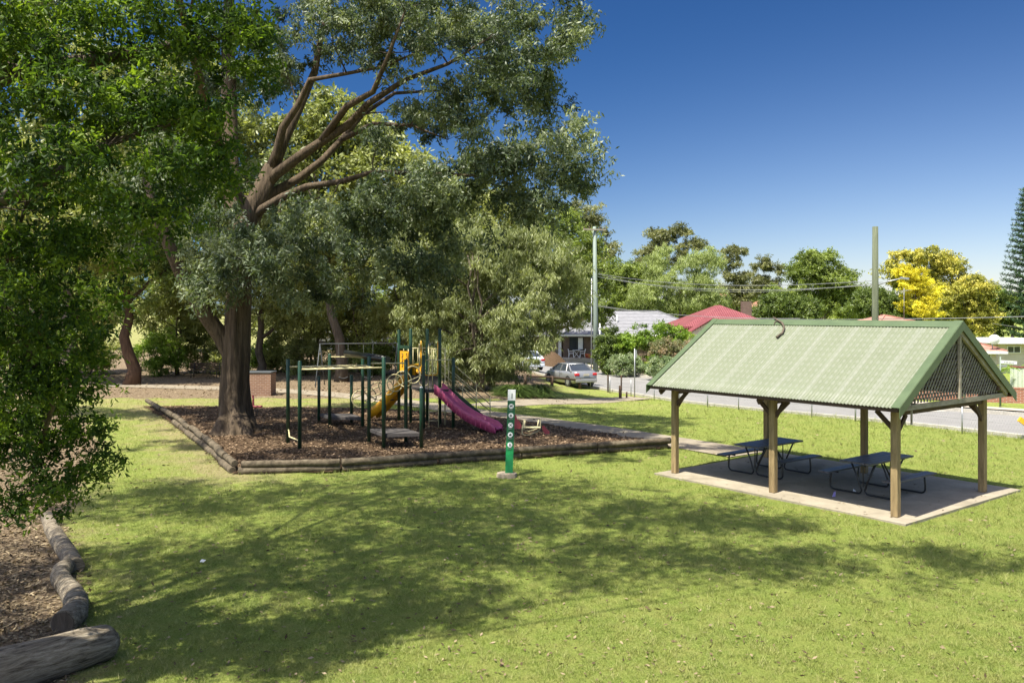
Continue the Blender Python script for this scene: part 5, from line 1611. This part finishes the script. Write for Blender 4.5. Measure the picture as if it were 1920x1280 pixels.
nl_pts = [
 ([nbase + Vector((0, 0, -.1)), nbase + Vector((0, 0, .4)), nbase + Vector((.1, .1, 1.6)), nbase + Vector((.3, .2, 3)), nbase + Vector((.6, .4, 5)), nbase + Vector((1, .8, 7.5)), nbase + Vector((1.6, 1.4, 10)), nbase + Vector((2.2, 2.2, 12.5))], [.62, .5, .44, .42, .38, .32, .24, .1]),
 ([nbase + Vector((.3, .2, 3)), P(-250, 470, 7.5), P(-60, 400, 8.2), P(60, 350, 8.4), P(200, 270, 8.8), P(330, 230, 9)], [.22, .17, .10, .06, .04, .02]),
 ([nbase + Vector((.6, .4, 5)), P(-200, 200, 7.8), P(40, 130, 8.6), P(200, 110, 9), P(340, 80, 9.2), P(480, 60, 9.4)], [.24, .18, .10, .06, .04, .02]),
 ([nbase + Vector((.1, .1, 1.8)), P(-220, 640, 8), P(-60, 620, 8.8), P(50, 650, 9.4), P(100, 760, 9.9), P(60, 880, 10.3)], [.16, .12, .07, .045, .03, .015]),
 ([nbase + Vector((1, .8, 7.5)), Vector((-7, 10, 10.5)), Vector((-3.5, 12, 12)), Vector((0, 12.5, 12.6)), Vector((2.4, 12.4, 12.7))], [.07, .05, .03, .02, .01]),
 ([nbase + Vector((1, .8, 7.5)), Vector((-8, 11, 11)), Vector((-8, 15, 12.8)), Vector((-6.5, 17.5, 13.8))], [.07, .045, .03, .01]),
 ([nbase + Vector((.6, .4, 5.5)), Vector((-6, 6.6, 9.3)), Vector((-2.6, 7.6, 10.4)), Vector((1.5, 9.3, 11.8))], [.06, .04, .025, .01]),
]
make_tree('leafy_tree', 'near bright green tree whose glossy leaves hang into the left side', nbase, nb, M['lf_near'], M['bark_grey'], .45,
          54000, leaf=(.068, .027), droop=.35, cr=.25, nclump=640, limbs=nl_pts, fold=True, shell=.2, tw=11, flat=.75, branch_k=.4)
ov = [(-8, 10, 11.2, 2.8, 2.8, 1.5), (-4.2, 12, 12.5, 3.0, 2.6, 1.3), (-.8, 12.6, 12.9, 2.4, 2.0, 1.1), (-8, 14.6, 13.3, 2.8, 2.6, 1.4), (-5.2, 8.3, 10.6, 2.4, 1.8, 1.2), (-5, 15.5, 13.6, 2.4, 2.2, 1.1),
      (1.9, 9.6, 12.2, 3.4, 1.3, 1.0), (.6, 11.7, 12.8, 1.8, .8, .8), (-11.5, 9, 10, 3, 3, 2), (-1.8, 9.6, 11.8, 2.6, 1.8, .9), (-11.6, 14, 12.5, 2.5, 2.5, 1.6), (-6, 12, 12.8, 3.2, 2.6, 1.0), (-3.4, 14.4, 13.6, 2.6, 1.4, .8), (-6, 10, 11.6, 2.8, 2, 1), (-10.5, 18.6, 14.2, 2.6, 1.4, 1), (-6.8, 17.8, 14.2, 2.4, 1.0, .8)]
ob = Vector((-12.0, 3.0, 0))
ol_pts = [([ob + Vector((0, 0, -.1)), ob + Vector((0, 0, .4)), ob + Vector((.1, .3, 3)), ob + Vector((.6, 1, 6)), ob + Vector((1.6, 2.6, 8.6)), Vector((-8.6, 8.6, 10.6)), Vector((-7.6, 12, 12))], [.6, .45, .38, .30, .20, .10, .05]),
          ([ob + Vector((1.6, 2.6, 8.6)), Vector((-7, 9, 11)), Vector((-3.5, 11.8, 12.2)), Vector((0, 12.5, 12.7)), Vector((2.4, 12.4, 12.8))], [.08, .055, .035, .02, .01]),
          ([ob + Vector((.6, 1, 6)), Vector((-6.5, 6.6, 9.3)), Vector((-2.6, 8.2, 10.9)), Vector((2, 9.5, 12))], [.07, .04, .025, .01]),
          ([Vector((-7.6, 12, 12)), Vector((-6.5, 15, 13.2)), Vector((-4.6, 16, 13.6))], [.06, .04, .015])]
make_tree('overhanging_tree', 'tall tree left of the lawn whose high crown shades the foreground grass', ob, ov, M['lf_near'], M['bark_grey'], .5,
          115000, leaf=(.13, .058), droop=.2, cr=.75, nclump=900, limbs=ol_pts, shell=.3, tw=9, branch_k=.35)

# ------------------------------------------------------------------ park trees, middle and left
def T_(name, label, base_px, blobs_, lm, bm, tr, n, Y=None, **kw):
    q = G(*base_px) if Y is None else Vector((P(base_px[0], 0, Y).x, Y, float(zg(P(base_px[0], 0, Y).x, Y))))
    Yb = q.y
    bb_ = [pxblob(a[0], a[1], a[2], a[3], Yb, None, a[4] if len(a) > 4 else random.uniform(-.02, .02) * Yb) for a in blobs_]
    return make_tree(name, label, q, bb_, M[lm], M[bm], tr, n, **kw)

T_('wattle_tree', 'bushy weeping olive tree between the climbing frame and the parked car', (905, 733),
   [(930, 480, 90, 60), (860, 500, 80, 60), (1010, 500, 80, 60), (1070, 540, 38, 40), (960, 560, 90, 60), (870, 590, 70, 60), (1050, 590, 60, 35), (930, 640, 70, 60), (880, 680, 50, 45), (980, 650, 55, 45), (880, 440, 65, 40), (990, 445, 60, 40), (830, 670, 40, 40), (930, 700, 45, 30), (780, 600, 40, 45), (760, 470, 50, 45), (1000, 610, 40, 40), (800, 540, 50, 60), (860, 640, 45, 50)],
   'lf_wattle', 'bark_grey', .24, 115000, leaf=(.24, .04), droop=1.3, cr=.72, nclump=480, stems=3, tw=12, shell=.35)
T_('eucalyptus_tree', 'bright green gum rising behind the weeping tree, left of the tall power pole', (1035, 700),
   [(1040, 420, 60, 45), (1090, 470, 55, 50), (990, 450, 55, 45), (1060, 520, 60, 40), (1110, 540, 40, 45), (1120, 590, 30, 30), (1000, 510, 60, 45)],
   'lf_mid', 'bark_grey', .28, 34000, Y=77, leaf=(.36, .11), droop=.5, cr=1.1, nclump=170, shell=.4)
T_('pale_tree', 'tall sunlit yellow green tree filling the gap behind the forked limbs', (640, 715),
   [(640, 240, 90, 70), (720, 330, 90, 70), (560, 300, 90, 80), (640, 380, 110, 70), (790, 360, 70, 60), (480, 360, 80, 80), (700, 450, 100, 60), (560, 460, 90, 60), (850, 440, 60, 50), (380, 330, 90, 90), (460, 230, 70, 60)],
   'lf_pale', 'bark_grey', .34, 70000, leaf=(.34, .13), droop=.3, cr=1.25, nclump=260, shell=.45)
T_('pale_tree', 'sunlit pale tree seen through the leaves at upper left', (120, 722),
   [(100, 120, 120, 100), (230, 180, 100, 90), (60, 280, 120, 90), (200, 340, 110, 90), (300, 270, 80, 80), (20, 420, 100, 80), (130, 470, 100, 70), (270, 440, 80, 60), (350, 150, 70, 80), (-90, 250, 120, 130)],
   'lf_pale', 'bark_grey', .5, 55000, leaf=(.34, .13), droop=.3, cr=1.2, nclump=230, shell=.4)
T_('eucalyptus_tree', 'slender pale gum with open twisting branches against the sky', (945, 712),
   [(900, 380, 50, 35), (960, 420, 45, 35), (890, 450, 60, 40), (990, 390, 30, 25), (830, 400, 45, 35), (930, 490, 55, 35)],
   'lf_olive', 'bark_grey', .25, 16000, leaf=(.3, .08), droop=.6, cr=.8, nclump=90, shell=.4)
T_('paperbark_tree', 'reddish trunked tree standing in leaf litter at left', (247, 721),
   [(250, 480, 90, 60), (180, 520, 70, 50), (320, 500, 60, 50), (250, 400, 90, 50), (150, 430, 80, 50), (240, 570, 50, 35)],
   'lf_mid', 'bark_red', .38, 26000, leaf=(.22, .07), droop=.5, cr=.85, nclump=150, shell=.4)
T_('gum_tree', 'grey trunked tree just right of the big trunk behind the barbecue', (487, 703),
   [(480, 480, 80, 50), (560, 510, 70, 45), (420, 520, 70, 50), (500, 560, 60, 35), (560, 590, 50, 30)],
   'lf_olive', 'bark_grey', .30, 24000, leaf=(.26, .07), droop=.6, cr=.9, nclump=130, shell=.4)
mids = [(330, 702, 'lf_pale', 'bushy dark green tree left of the brick barbecue'), (30, 712, 'lf_mid', 'mid green tree at the far left margin'), (130, 700, 'lf_olive', 'olive tree behind the red barked trunk'),
        (590, 696, 'lf_pale', 'multi stemmed tree behind the swing set'), (680, 698, 'lf_olive', 'twiggy olive tree behind the track beam'), (760, 702, 'lf_pale', 'leaning multi stemmed tree behind the tower posts'), (830, 706, 'lf_mid', 'light crowned tree behind the tower handrails')]
for i, (px, py, lm, lb) in enumerate(mids):
    s = random.uniform
    T_('park_tree', lb, (px, py), [(px + s(-20, 20), 560 + s(-15, 15), 62, 38), (px - 45, 590 + s(-10, 10), 45, 32), (px + 48, 585, 45, 32), (px + s(-20, 20), 500, 60, 40), (px + 20, 620, 35, 20)],
       lm, 'bark_grey', .17, 19000, leaf=(.26, .075), droop=.9, cr=.8, nclump=110, stems=3 if i > 2 else 2, shell=.4, group='park trees behind the playground')
T_('gum_tree', 'tall tree at left whose shade stripes the dry grass', (70, 792),
   [(60, 330, 110, 70), (180, 300, 90, 70), (150, 420, 110, 60), (40, 460, 90, 60), (250, 380, 70, 60), (-80, 380, 120, 100), (200, 480, 60, 40)],
   'lf_olive', 'bark_grey', .3, 32000, leaf=(.17, .055), droop=.6, cr=.7, nclump=190, shell=.4)
# understorey shrubs at the back of the park
def shrub(label, px, py, rx, ry, lm, n, leaf=(.16, .07), group=None, name='shrub', nclump=60, cr=.4, droop=.2, extra=(), Y=None):
    q = G(px, py) if Y is None else Vector(((px - 960) * Y / F, Y, float(zg((px - 960) * Y / F, Y))))
    k = q.y / F
    blobs_ = [(q.x, q.y, q.z + ry * k * .95, rx * k, rx * k * .7, ry * k)] + [(q.x + a * k, q.y + random.uniform(-.3, .3), q.z + b * k, c * k, c * k * .8, d * k) for a, b, c, d in extra]
    return make_tree(name, label, q, blobs_, M[lm], M['twig'], .05, n, leaf=leaf, droop=droop, cr=cr, nclump=nclump, shell=.4, cat='shrub', group=group, stems=3)
ush = [(-20, 700, 70, 45, 'lf_mid'), (70, 698, 55, 40, 'lf_mid'), (170, 697, 50, 40, 'lf_olive'), (300, 696, 48, 42, 'lf_lime'), (370, 694, 46, 44, 'lf_mid'), (430, 693, 44, 44, 'lf_olive'), (530, 692, 46, 44, 'lf_pale'),
       (570, 694, 34, 36, 'lf_olive'), (640, 692, 40, 34, 'lf_pale'), (705, 694, 36, 30, 'lf_mid'), (770, 697, 36, 36, 'lf_olive'), (835, 702, 34, 30, 'lf_mid'), (500, 690, 30, 26, 'lf_lime')]
for i, (px, py, rx, ry, lm) in enumerate(ush):
    shrub(f'{ORD[i]} understorey bush from the left along the back of the park', px, py + (9 if i % 2 else 5), rx, ry * 1.1, lm, 9500, (.17, .06), 'understorey bushes behind the park', nclump=70, cr=.55)
# a far tree belt behind the left trees: individual crowns
for i, px in enumerate((-60, 60, 190, 320, 450, 560, 680, 790, 900)):
    s = random.uniform; hgt = s(0, 40)
    T_('background_tree', f'{ORD[i]} tall background tree from the left beyond the park', (px, 0), [(px, 420 - hgt, 70, 60), (px - 45, 480, 55, 50), (px + 50, 490, 55, 50), (px, 545, 75, 45), (px + 20, 600, 60, 30)],
       ['lf_mid', 'lf_pale', 'lf_olive'][i % 3], 'bark_grey', .35, 13000, Y=88 + 3 * (i % 3), leaf=(.5, .2), droop=.3, cr=1.7, nclump=80, shell=.45, group='tall trees beyond the park', thin=False)

# tussocks
def tussock(label, px, py, r, n):
    q = G(px, py); T = thing('tussock', label, 'grass clump', q, group='strappy tussocks by the street')
    k = q.y / F; V, Fq, rn_ = [], [], []
    az = rng.random(n) * 2 * np.pi; L = r * k * (.75 + .5 * rng.random(n)); b0 = rng.random((n, 2)) * r * k * .5 - r * k * .25
    el = .6 + .8 * rng.random(n)
    for s_ in range(n):
        pts = []
        for t_ in (0, .35, .7, 1):
            rr_ = L[s_] * (t_ * math.cos(el[s_]) + .45 * t_ * t_); zz = L[s_] * (t_ * math.sin(el[s_]) * 1.25 - .85 * t_ * t_)
            pts.append((q.x + b0[s_, 0] + rr_ * math.cos(az[s_]), q.y + b0[s_, 1] + rr_ * math.sin(az[s_]), q.z + max(zz, .02)))
        w_ = .018; sx, sy = -math.sin(az[s_]) * w_, math.cos(az[s_]) * w_
        b = len(V)
        for j, p in enumerate(pts):
            f_ = (1, .9, .6, .1)[j]; V += [(p[0] + sx * f_, p[1] + sy * f_, p[2]), (p[0] - sx * f_, p[1] - sy * f_, p[2])]
        for j in range(3): Fq.append((b + 2 * j, b + 2 * j + 1, b + 2 * j + 3, b + 2 * j + 2)); rn_.append(rng.random() * .7 + .3 * (s_ % 7 == 0))
    np_mesh('blades', np.array(V), np.array(Fq), M['lf_tuss'], parent=T, fattrs={'rnd': np.array(rn_)})
tussock('left large strappy green tussock near the weeping tree', 965, 742, 42, 1500)
tussock('right large strappy green tussock beside the low rail fence', 1010, 742, 44, 1600)

# ------------------------------------------------------------------ hedge and far trees across the street
shrub('tall dark glossy shrub right behind the tall power pole', 1142, 702, 28, 48, 'lf_dark', 16000, (.16, .07), nclump=110, cr=.4)
shrub('bright lime green rounded shrub behind the hedge', 1205, 702, 66, 48, 'lf_lime', 26000, (.15, .07), nclump=160, cr=.42, extra=((-30, 60, 32, 20), (25, 72, 40, 28), (60, 78, 30, 20)))
shrub('pinkish flowering shrub next to the shelter roof corner', 1272, 706, 34, 38, 'lf_pink', 20000, (.13, .055), nclump=160, cr=.4, extra=((-25, 50, 30, 22),))
shrub('low variegated hedge bush left of the street sign', 1172, 706, 36, 24, 'lf_varieg', 15000, (.10, .05), nclump=110, cr=.28)
shrub('low variegated hedge bush right of the street sign', 1245, 712, 42, 24, 'lf_varieg', 16000, (.10, .05), nclump=120, cr=.28)
shrub('dark green bush behind the red roofed house corner', 1330, 708, 40, 40, 'lf_dark', 9000, (.15, .07), nclump=90, cr=.4)

far = [
 ('eucalyptus_tree', 'tall brown green gum whose top stands left of the power pole head', 1090, 105, [(1085, 400, 40, 22), (1115, 430, 32, 25), (1060, 430, 40, 30), (1140, 470, 22, 22), (1100, 480, 50, 35), (1130, 520, 35, 30)], 'lf_gum', 15000, (.45, .14), 1.3, 70),
 ('rounded_tree', 'dark yellow green rounded tree right of the tall power pole', 1165, 100, [(1165, 510, 36, 28), (1190, 520, 25, 30), (1160, 560, 45, 35), (1200, 560, 30, 30)], 'lf_mid', 17000, (.4, .16), 1.2, 80),
 ('jacaranda_tree', 'small patch of mauve jacaranda blossom behind the rounded tree', 1208, 125, [(1208, 500, 18, 16), (1215, 530, 16, 18)], 'lf_purple', 6000, (.3, .14), .9, 34),
 ('eucalyptus_tree', 'open crowned gum showing dark clumps above the weeping pepper tree', 1250, 118, [(1232, 440, 24, 17), (1270, 440, 26, 14), (1205, 480, 18, 16), (1300, 458, 20, 14), (1250, 480, 40, 28), (1220, 462, 20, 12)], 'lf_gum', 12000, (.45, .15), 1.1, 60),
 ('pepper_tree', 'light green weeping pepper tree with two soft domes', 1268, 96, [(1250, 500, 48, 40), (1320, 500, 40, 38), (1230, 550, 50, 40), (1290, 550, 50, 40), (1335, 555, 35, 38), (1200, 570, 30, 25)], 'lf_pepper', 42000, (.5, .07), 1.2, 190),
 ('gum_tree', 'slim dark gum standing alone right of the pepper tree', 1378, 104, [(1375, 480, 24, 22), (1382, 510, 24, 18), (1368, 530, 26, 20), (1390, 550, 30, 20)], 'lf_gum', 11000, (.4, .14), 1.0, 55),
 ('gum_tree', 'low spreading gum at the left of the dark green trees', 1430, 112, [(1425, 500, 26, 16), (1448, 505, 18, 14), (1415, 530, 30, 20), (1440, 545, 30, 22)], 'lf_gum', 11000, (.4, .14), 1.0, 55),
 ('camphor_tree', 'large dark green billowing tree left of the bare pole', 1535, 92, [(1530, 500, 42, 28), (1495, 520, 36, 26), (1570, 530, 36, 30), (1480, 560, 40, 30), (1540, 570, 50, 32), (1590, 570, 34, 28), (1515, 483, 22, 14)], 'lf_mid', 36000, (.36, .15), 1.15, 150),
 ('camphor_tree', 'shorter dark green tree between the orange roof and the bare pole', 1470, 84, [(1465, 570, 34, 24), (1500, 585, 40, 22), (1440, 590, 30, 18)], 'lf_dark', 16000, (.32, .14), 1.0, 80),
 ('camphor_tree', 'dark shrubby tree directly right of the bare pole', 1655, 82, [(1640, 560, 34, 26), (1670, 575, 36, 26), (1610, 580, 30, 20), (1700, 590, 36, 20)], 'lf_dark', 17000, (.3, .13), .95, 85),
 ('flowering_tree', 'tall yellow flowering tree with open sprays at its top', 1730, 92, [(1700, 485, 32, 17), (1745, 482, 38, 17), (1780, 500, 32, 20), (1670, 510, 26, 22), (1720, 520, 45, 28), (1775, 535, 35, 25)], 'lf_gold', 22000, (.36, .17), 1.0, 105),
 ('wattle_in_flower', 'brilliant yellow flowering wattle below the street light', 1722, 78, [(1712, 525, 26, 24), (1735, 550, 26, 26), (1715, 570, 26, 22), (1740, 580, 20, 18), (1698, 510, 16, 14)], 'lf_yellow', 26000, (.16, .10), .65, 100),
 ('flowering_tree', 'dense yellow green flowering tree left of the pine', 1820, 84, [(1815, 540, 34, 26), (1840, 560, 26, 30), (1800, 580, 36, 26), (1835, 600, 30, 26), (1790, 560, 22, 22)], 'lf_gold', 24000, (.32, .15), .9, 110),
 ('camphor_tree', 'mid green tree between the flowering tree and the pine', 1865, 90, [(1862, 560, 26, 24), (1880, 590, 30, 26), (1855, 610, 30, 26)], 'lf_mid', 14000, (.34, .14), .9, 70),
]
for nm, lb, px, Y, bls, lm, n, lf_, cr_, nc in far:
    T_(nm, lb, (px, 0), [(a, b, c, d, random.uniform(-1, 1)) for a, b, c, d in bls], lm, 'bark_grey', .3, int(n * 1.7), Y=Y, leaf=(lf_[0] * .68, lf_[1] * .74), droop=1.3 if nm == 'pepper_tree' else .3, cr=cr_, nclump=nc, shell=.45, top=.6, flat=.6)
# shelter-belt infill: lower dark trees closing the skyline right across
inf = [(1210, 110), (1290, 120), (1350, 116), (1400, 128), (1560, 112), (1620, 104), (1760, 106), (1900, 112), (1950, 100), (2010, 96)]
for i, (px, Y) in enumerate(inf):
    T_('background_tree', f'{ORD[i]} low dark tree from the left along the skyline across the street', (px, 0), [(px, 566, 36, 22), (px - 26, 585, 28, 18), (px + 28, 583, 30, 18)], ['lf_dark', 'lf_mid'][i % 2], 'bark_grey', .25, 8000, Y=Y,
       leaf=(.42, .18), droop=.2, cr=1.2, nclump=50, group='low trees along the skyline', thin=False)

# Norfolk pine
q = Vector((P(1925, 0, 88).x, 88, GZ)); ph = Z_(352, 88) - GZ
pn_t = thing('norfolk_pine', 'tall layered norfolk pine at the right edge', 'tree', q)
mb = MB(); mb.tube([q - Vector((0, 0, .1)), q + Vector((0, 0, ph * .5)), q + Vector((0, 0, ph))], [.35, .2, .03], 9); mb.build('trunk', M['bark_grey'], pn_t)
C = []; z = 2.2
brm = MB()
while z < ph:
    f_ = (ph - z) / ph; Lb = .25 + 3.6 * f_ ** .85
    for j in range(6):
        az_ = j * math.tau / 6 + z * .7
        mx = int(5 + Lb * 7)
        brm.tube([q + Vector((0, 0, z)), q + Vector((math.cos(az_) * Lb, math.sin(az_) * Lb, z + Lb * .22))], [.04, .012], 4)
        for t_ in np.linspace(.15, 1, mx):
            for _ in range(7):
                C.append((q.x + math.cos(az_) * Lb * t_ + random.gauss(0, .10), q.y + math.sin(az_) * Lb * t_ + random.gauss(0, .10), q.z + z + Lb * .22 * t_ ** 1.5 + random.gauss(0, .07)))
    z += .50 + .25 * f_
brm.build('branches', M['bark_grey'], pn_t)
C = np.array(C); Vv, Fq, per = leaf_quads(C, .30, .07, -.5)
np_mesh('crown', Vv, Fq, M['lf_pine'], parent=pn_t, fattrs={'rnd': rng.random(len(C))})
# small palms across the street at right
for px, py, Y, lb in ((1868, 720, 50, 'small yellow green palm by the street name sign'), (1905, 716, 53, 'palm clump at the right edge behind the street name sign')):
    q = Vector((P(px, 0, Y).x, Y, GZ)); T = thing('garden_palm', lb, 'palm', q, group='palms by the street sign')
    mb = MB(); mb.tube([q, q + Vector((.1, 0, 1.2))], [.1, .08], 8); mb.build('trunk', M['bark_grey'], T)
    C, D = [], []
    V_, F_, R_ = [], [], []
    for j in range(14):
        az_ = random.random() * math.tau; L = random.uniform(1.0, 1.5); up_ = random.uniform(.5, 1.3)
        for t_ in np.linspace(.1, 1, 16):
            c = Vector((q.x + .1 + math.cos(az_) * L * t_, q.y + math.sin(az_) * L * t_, q.z + 1.2 + up_ * t_ - 1.0 * t_ * t_))
            for s_ in (-1, 1):
                d = Vector((-math.sin(az_) * s_ + math.cos(az_) * .6, math.cos(az_) * s_ + math.sin(az_) * .6, -.35)).normalized() * .34 * (1.1 - .6 * t_)
                b = len(V_); w_ = Vector((math.cos(az_), math.sin(az_), 0)) * .025
                V_ += [tuple(c - w_), tuple(c + w_), tuple(c + d + w_ * .2), tuple(c + d - w_ * .2)]; F_.append((b, b + 1, b + 2, b + 3)); R_.append(random.random())
    np_mesh('fronds', np.array(V_), np.array(F_), M['lf_lime'], parent=T, fattrs={'rnd': np.array(R_)})

# ------------------------------------------------------------------ grass, chips, litter
def excl(x, y):
    e = inside(x, y, BARK)
    u = (x - P1.x) * PU.x + (y - P1.y) * PU.y; v = (x - P1.x) * PV_.x + (y - P1.y) * PV_.y
    e |= (u > u0 - .02) & (u < u1 + .02) & (v > v0 - .02) & (v < v1 + .02)
    ra = (x - RO.x) * rn.x + (y - RO.y) * rn.y
    e |= (ra > -.2)
    return e
pathc = [tuple(G(*p)[:2]) for p in [(1405, 852), (1345, 842), (1290, 833), (1200, 818), (1100, 801), (1000, 787), (900, 775), (820, 763), (740, 752), (660, 743), (500, 731)]]
pathd = [tuple(G(*p)[:2]) for p in [(905, 762), (960, 756), (1060, 753), (1140, 750), (1200, 745)]]
def grass(n, ya, yb, name, label, hk=1.0):
    u = rng.random(n); e = -.9
    y = (ya ** e + u * (yb ** e - ya ** e)) ** (1 / e)
    x = (rng.random(n) * 2 - 1) * y * .66
    k = ~excl(x, y)
    dp = np.minimum(seg_dist(x, y, pathc) - .85, seg_dist(x, y, pathd) - .95); k &= dp > 0
    dry_, lit_ = masks(x, y)
    k &= rng.random(n) > np.clip(lit_ * 2.2 - .3, 0, 1)
    k &= rng.random(n) > dry_ * .65
    x, y, dry_ = x[k], y[k], dry_[k]; n = len(x)
    z = zg(x, y) + .012 * np.sin(x * 1.7 + np.sin(y * 1.1)) * np.sin(y * 1.3 + x * .3)
    sc_ = (y / 11) ** .62
    lat_ = rng.random((512, 512)); cs_ = .10 * np.maximum(1, (y / 14) ** .8)
    tuft = lat_[(x / cs_).astype(int) % 512, (y / cs_).astype(int) % 512]
    h = (.024 + .034 * rng.random(n) ** 1.5) * (.45 + 1.25 * tuft ** 1.5) * sc_ * hk; wd = (.005 + .004 * rng.random(n)) * sc_
    # longer growth against the fence and edges
    ra = (x - RO.x) * rn.x + (y - RO.y) * rn.y
    h *= 1 + 2.2 * np.clip(1 - np.abs(ra + .75) / .5, 0, 1) * (rng.random(n) ** 2)
    az = rng.random(n) * 2 * np.pi; ln = h * (.3 + 1.1 * rng.random(n)); la = rng.random(n) * 2 * np.pi
    B = np.stack([x, y, z - .004], 1); s = np.stack([np.cos(az), np.sin(az), np.zeros(n)], 1) * wd[:, None] * .5
    tip = B + np.stack([np.cos(la) * ln, np.sin(la) * ln, h], 1)
    V = np.stack([B - s, B + s, tip], 1).reshape(-1, 3)
    rn_ = np.clip(rng.random(n) * .6 + tuft * .3 + dry_ * .45, 0, 1)
    o = np_mesh(name, V, np.arange(3 * n).reshape(n, 3), M['blade'], fattrs={'rnd': rn_})
    return tag(o, label, 'grass', kind='stuff')
grass(620000, 8.4, 48, 'grass', 'short mown green lawn grass with drier patches')
# bark chips
n = 60000
x = rng.uniform(-16, 5, n); y = 20.6 + (37 - 20.6) * rng.random(n) ** 1.4
k = inside(x, y, BARK); x, y = x[k], y[k]; n = len(x)
z = zg(x, y) + .055 + .022 * np.sin(x * 2.1 + np.sin(y * 1.7) * 1.5) * np.sin(y * 1.9 + x * .7)
V, Fq, per = leaf_quads(np.stack([x, y, z], 1), .085, .045, 0, .8)
tag(np_mesh('bark_chips', V, Fq, M['chip'], fattrs={'rnd': rng.random(n) ** 1.3}), 'loose brown bark chips covering the play area', 'bark chips', kind='stuff')
# leaf litter, left foreground and under trees
n = 130000
y = (8.2 ** -1 + rng.random(n) * (60 ** -1 - 8.2 ** -1)) ** -1; x = (rng.random(n) * 2 - 1) * y * .66
dry_, lit_ = masks(x, y)
k = (rng.random(n) < np.clip(lit_ - .25, 0, 1) * 1.2 + .03) & ~excl(x, y); x, y = x[k], y[k]; n = len(x)
C = np.stack([x, y, zg(x, y) + .012 + .03 * rng.random(n)], 1)
sz = (y / 12) ** .5
V, Fq, per = leaf_quads(C, .075, .03, 0, .75)
V = V.reshape(n, 4, 3); V = C[:, None] + (V - C[:, None]) * sz[:, None, None]; V = V.reshape(-1, 3)
tag(np_mesh('leaf_litter', V, Fq, M['lf_litter'], fattrs={'rnd': rng.random(n)}), 'dry fallen leaves and twigs under the trees', 'leaf litter', kind='stuff')

n = 260
uu = rng.uniform(u0 + .1, u1 - .1, n); vv = rng.uniform(v0 + .05, v1 - .1, n)
C = np.array([tuple(PV(a, b, .056)) for a, b in zip(uu, vv)])
V, Fq, per = leaf_quads(C, .07, .026, 0, .93)
V[:, 2] = np.maximum(V[:, 2], .053)
tag(np_mesh('fallen_leaves', V, Fq, M['lf_litter'], fattrs={'rnd': rng.random(n)}), 'scattered dry leaves on the shelter slab', 'fallen leaves', kind='stuff')

for o in bpy.data.objects:
    if '_o' in o: del o['_o']
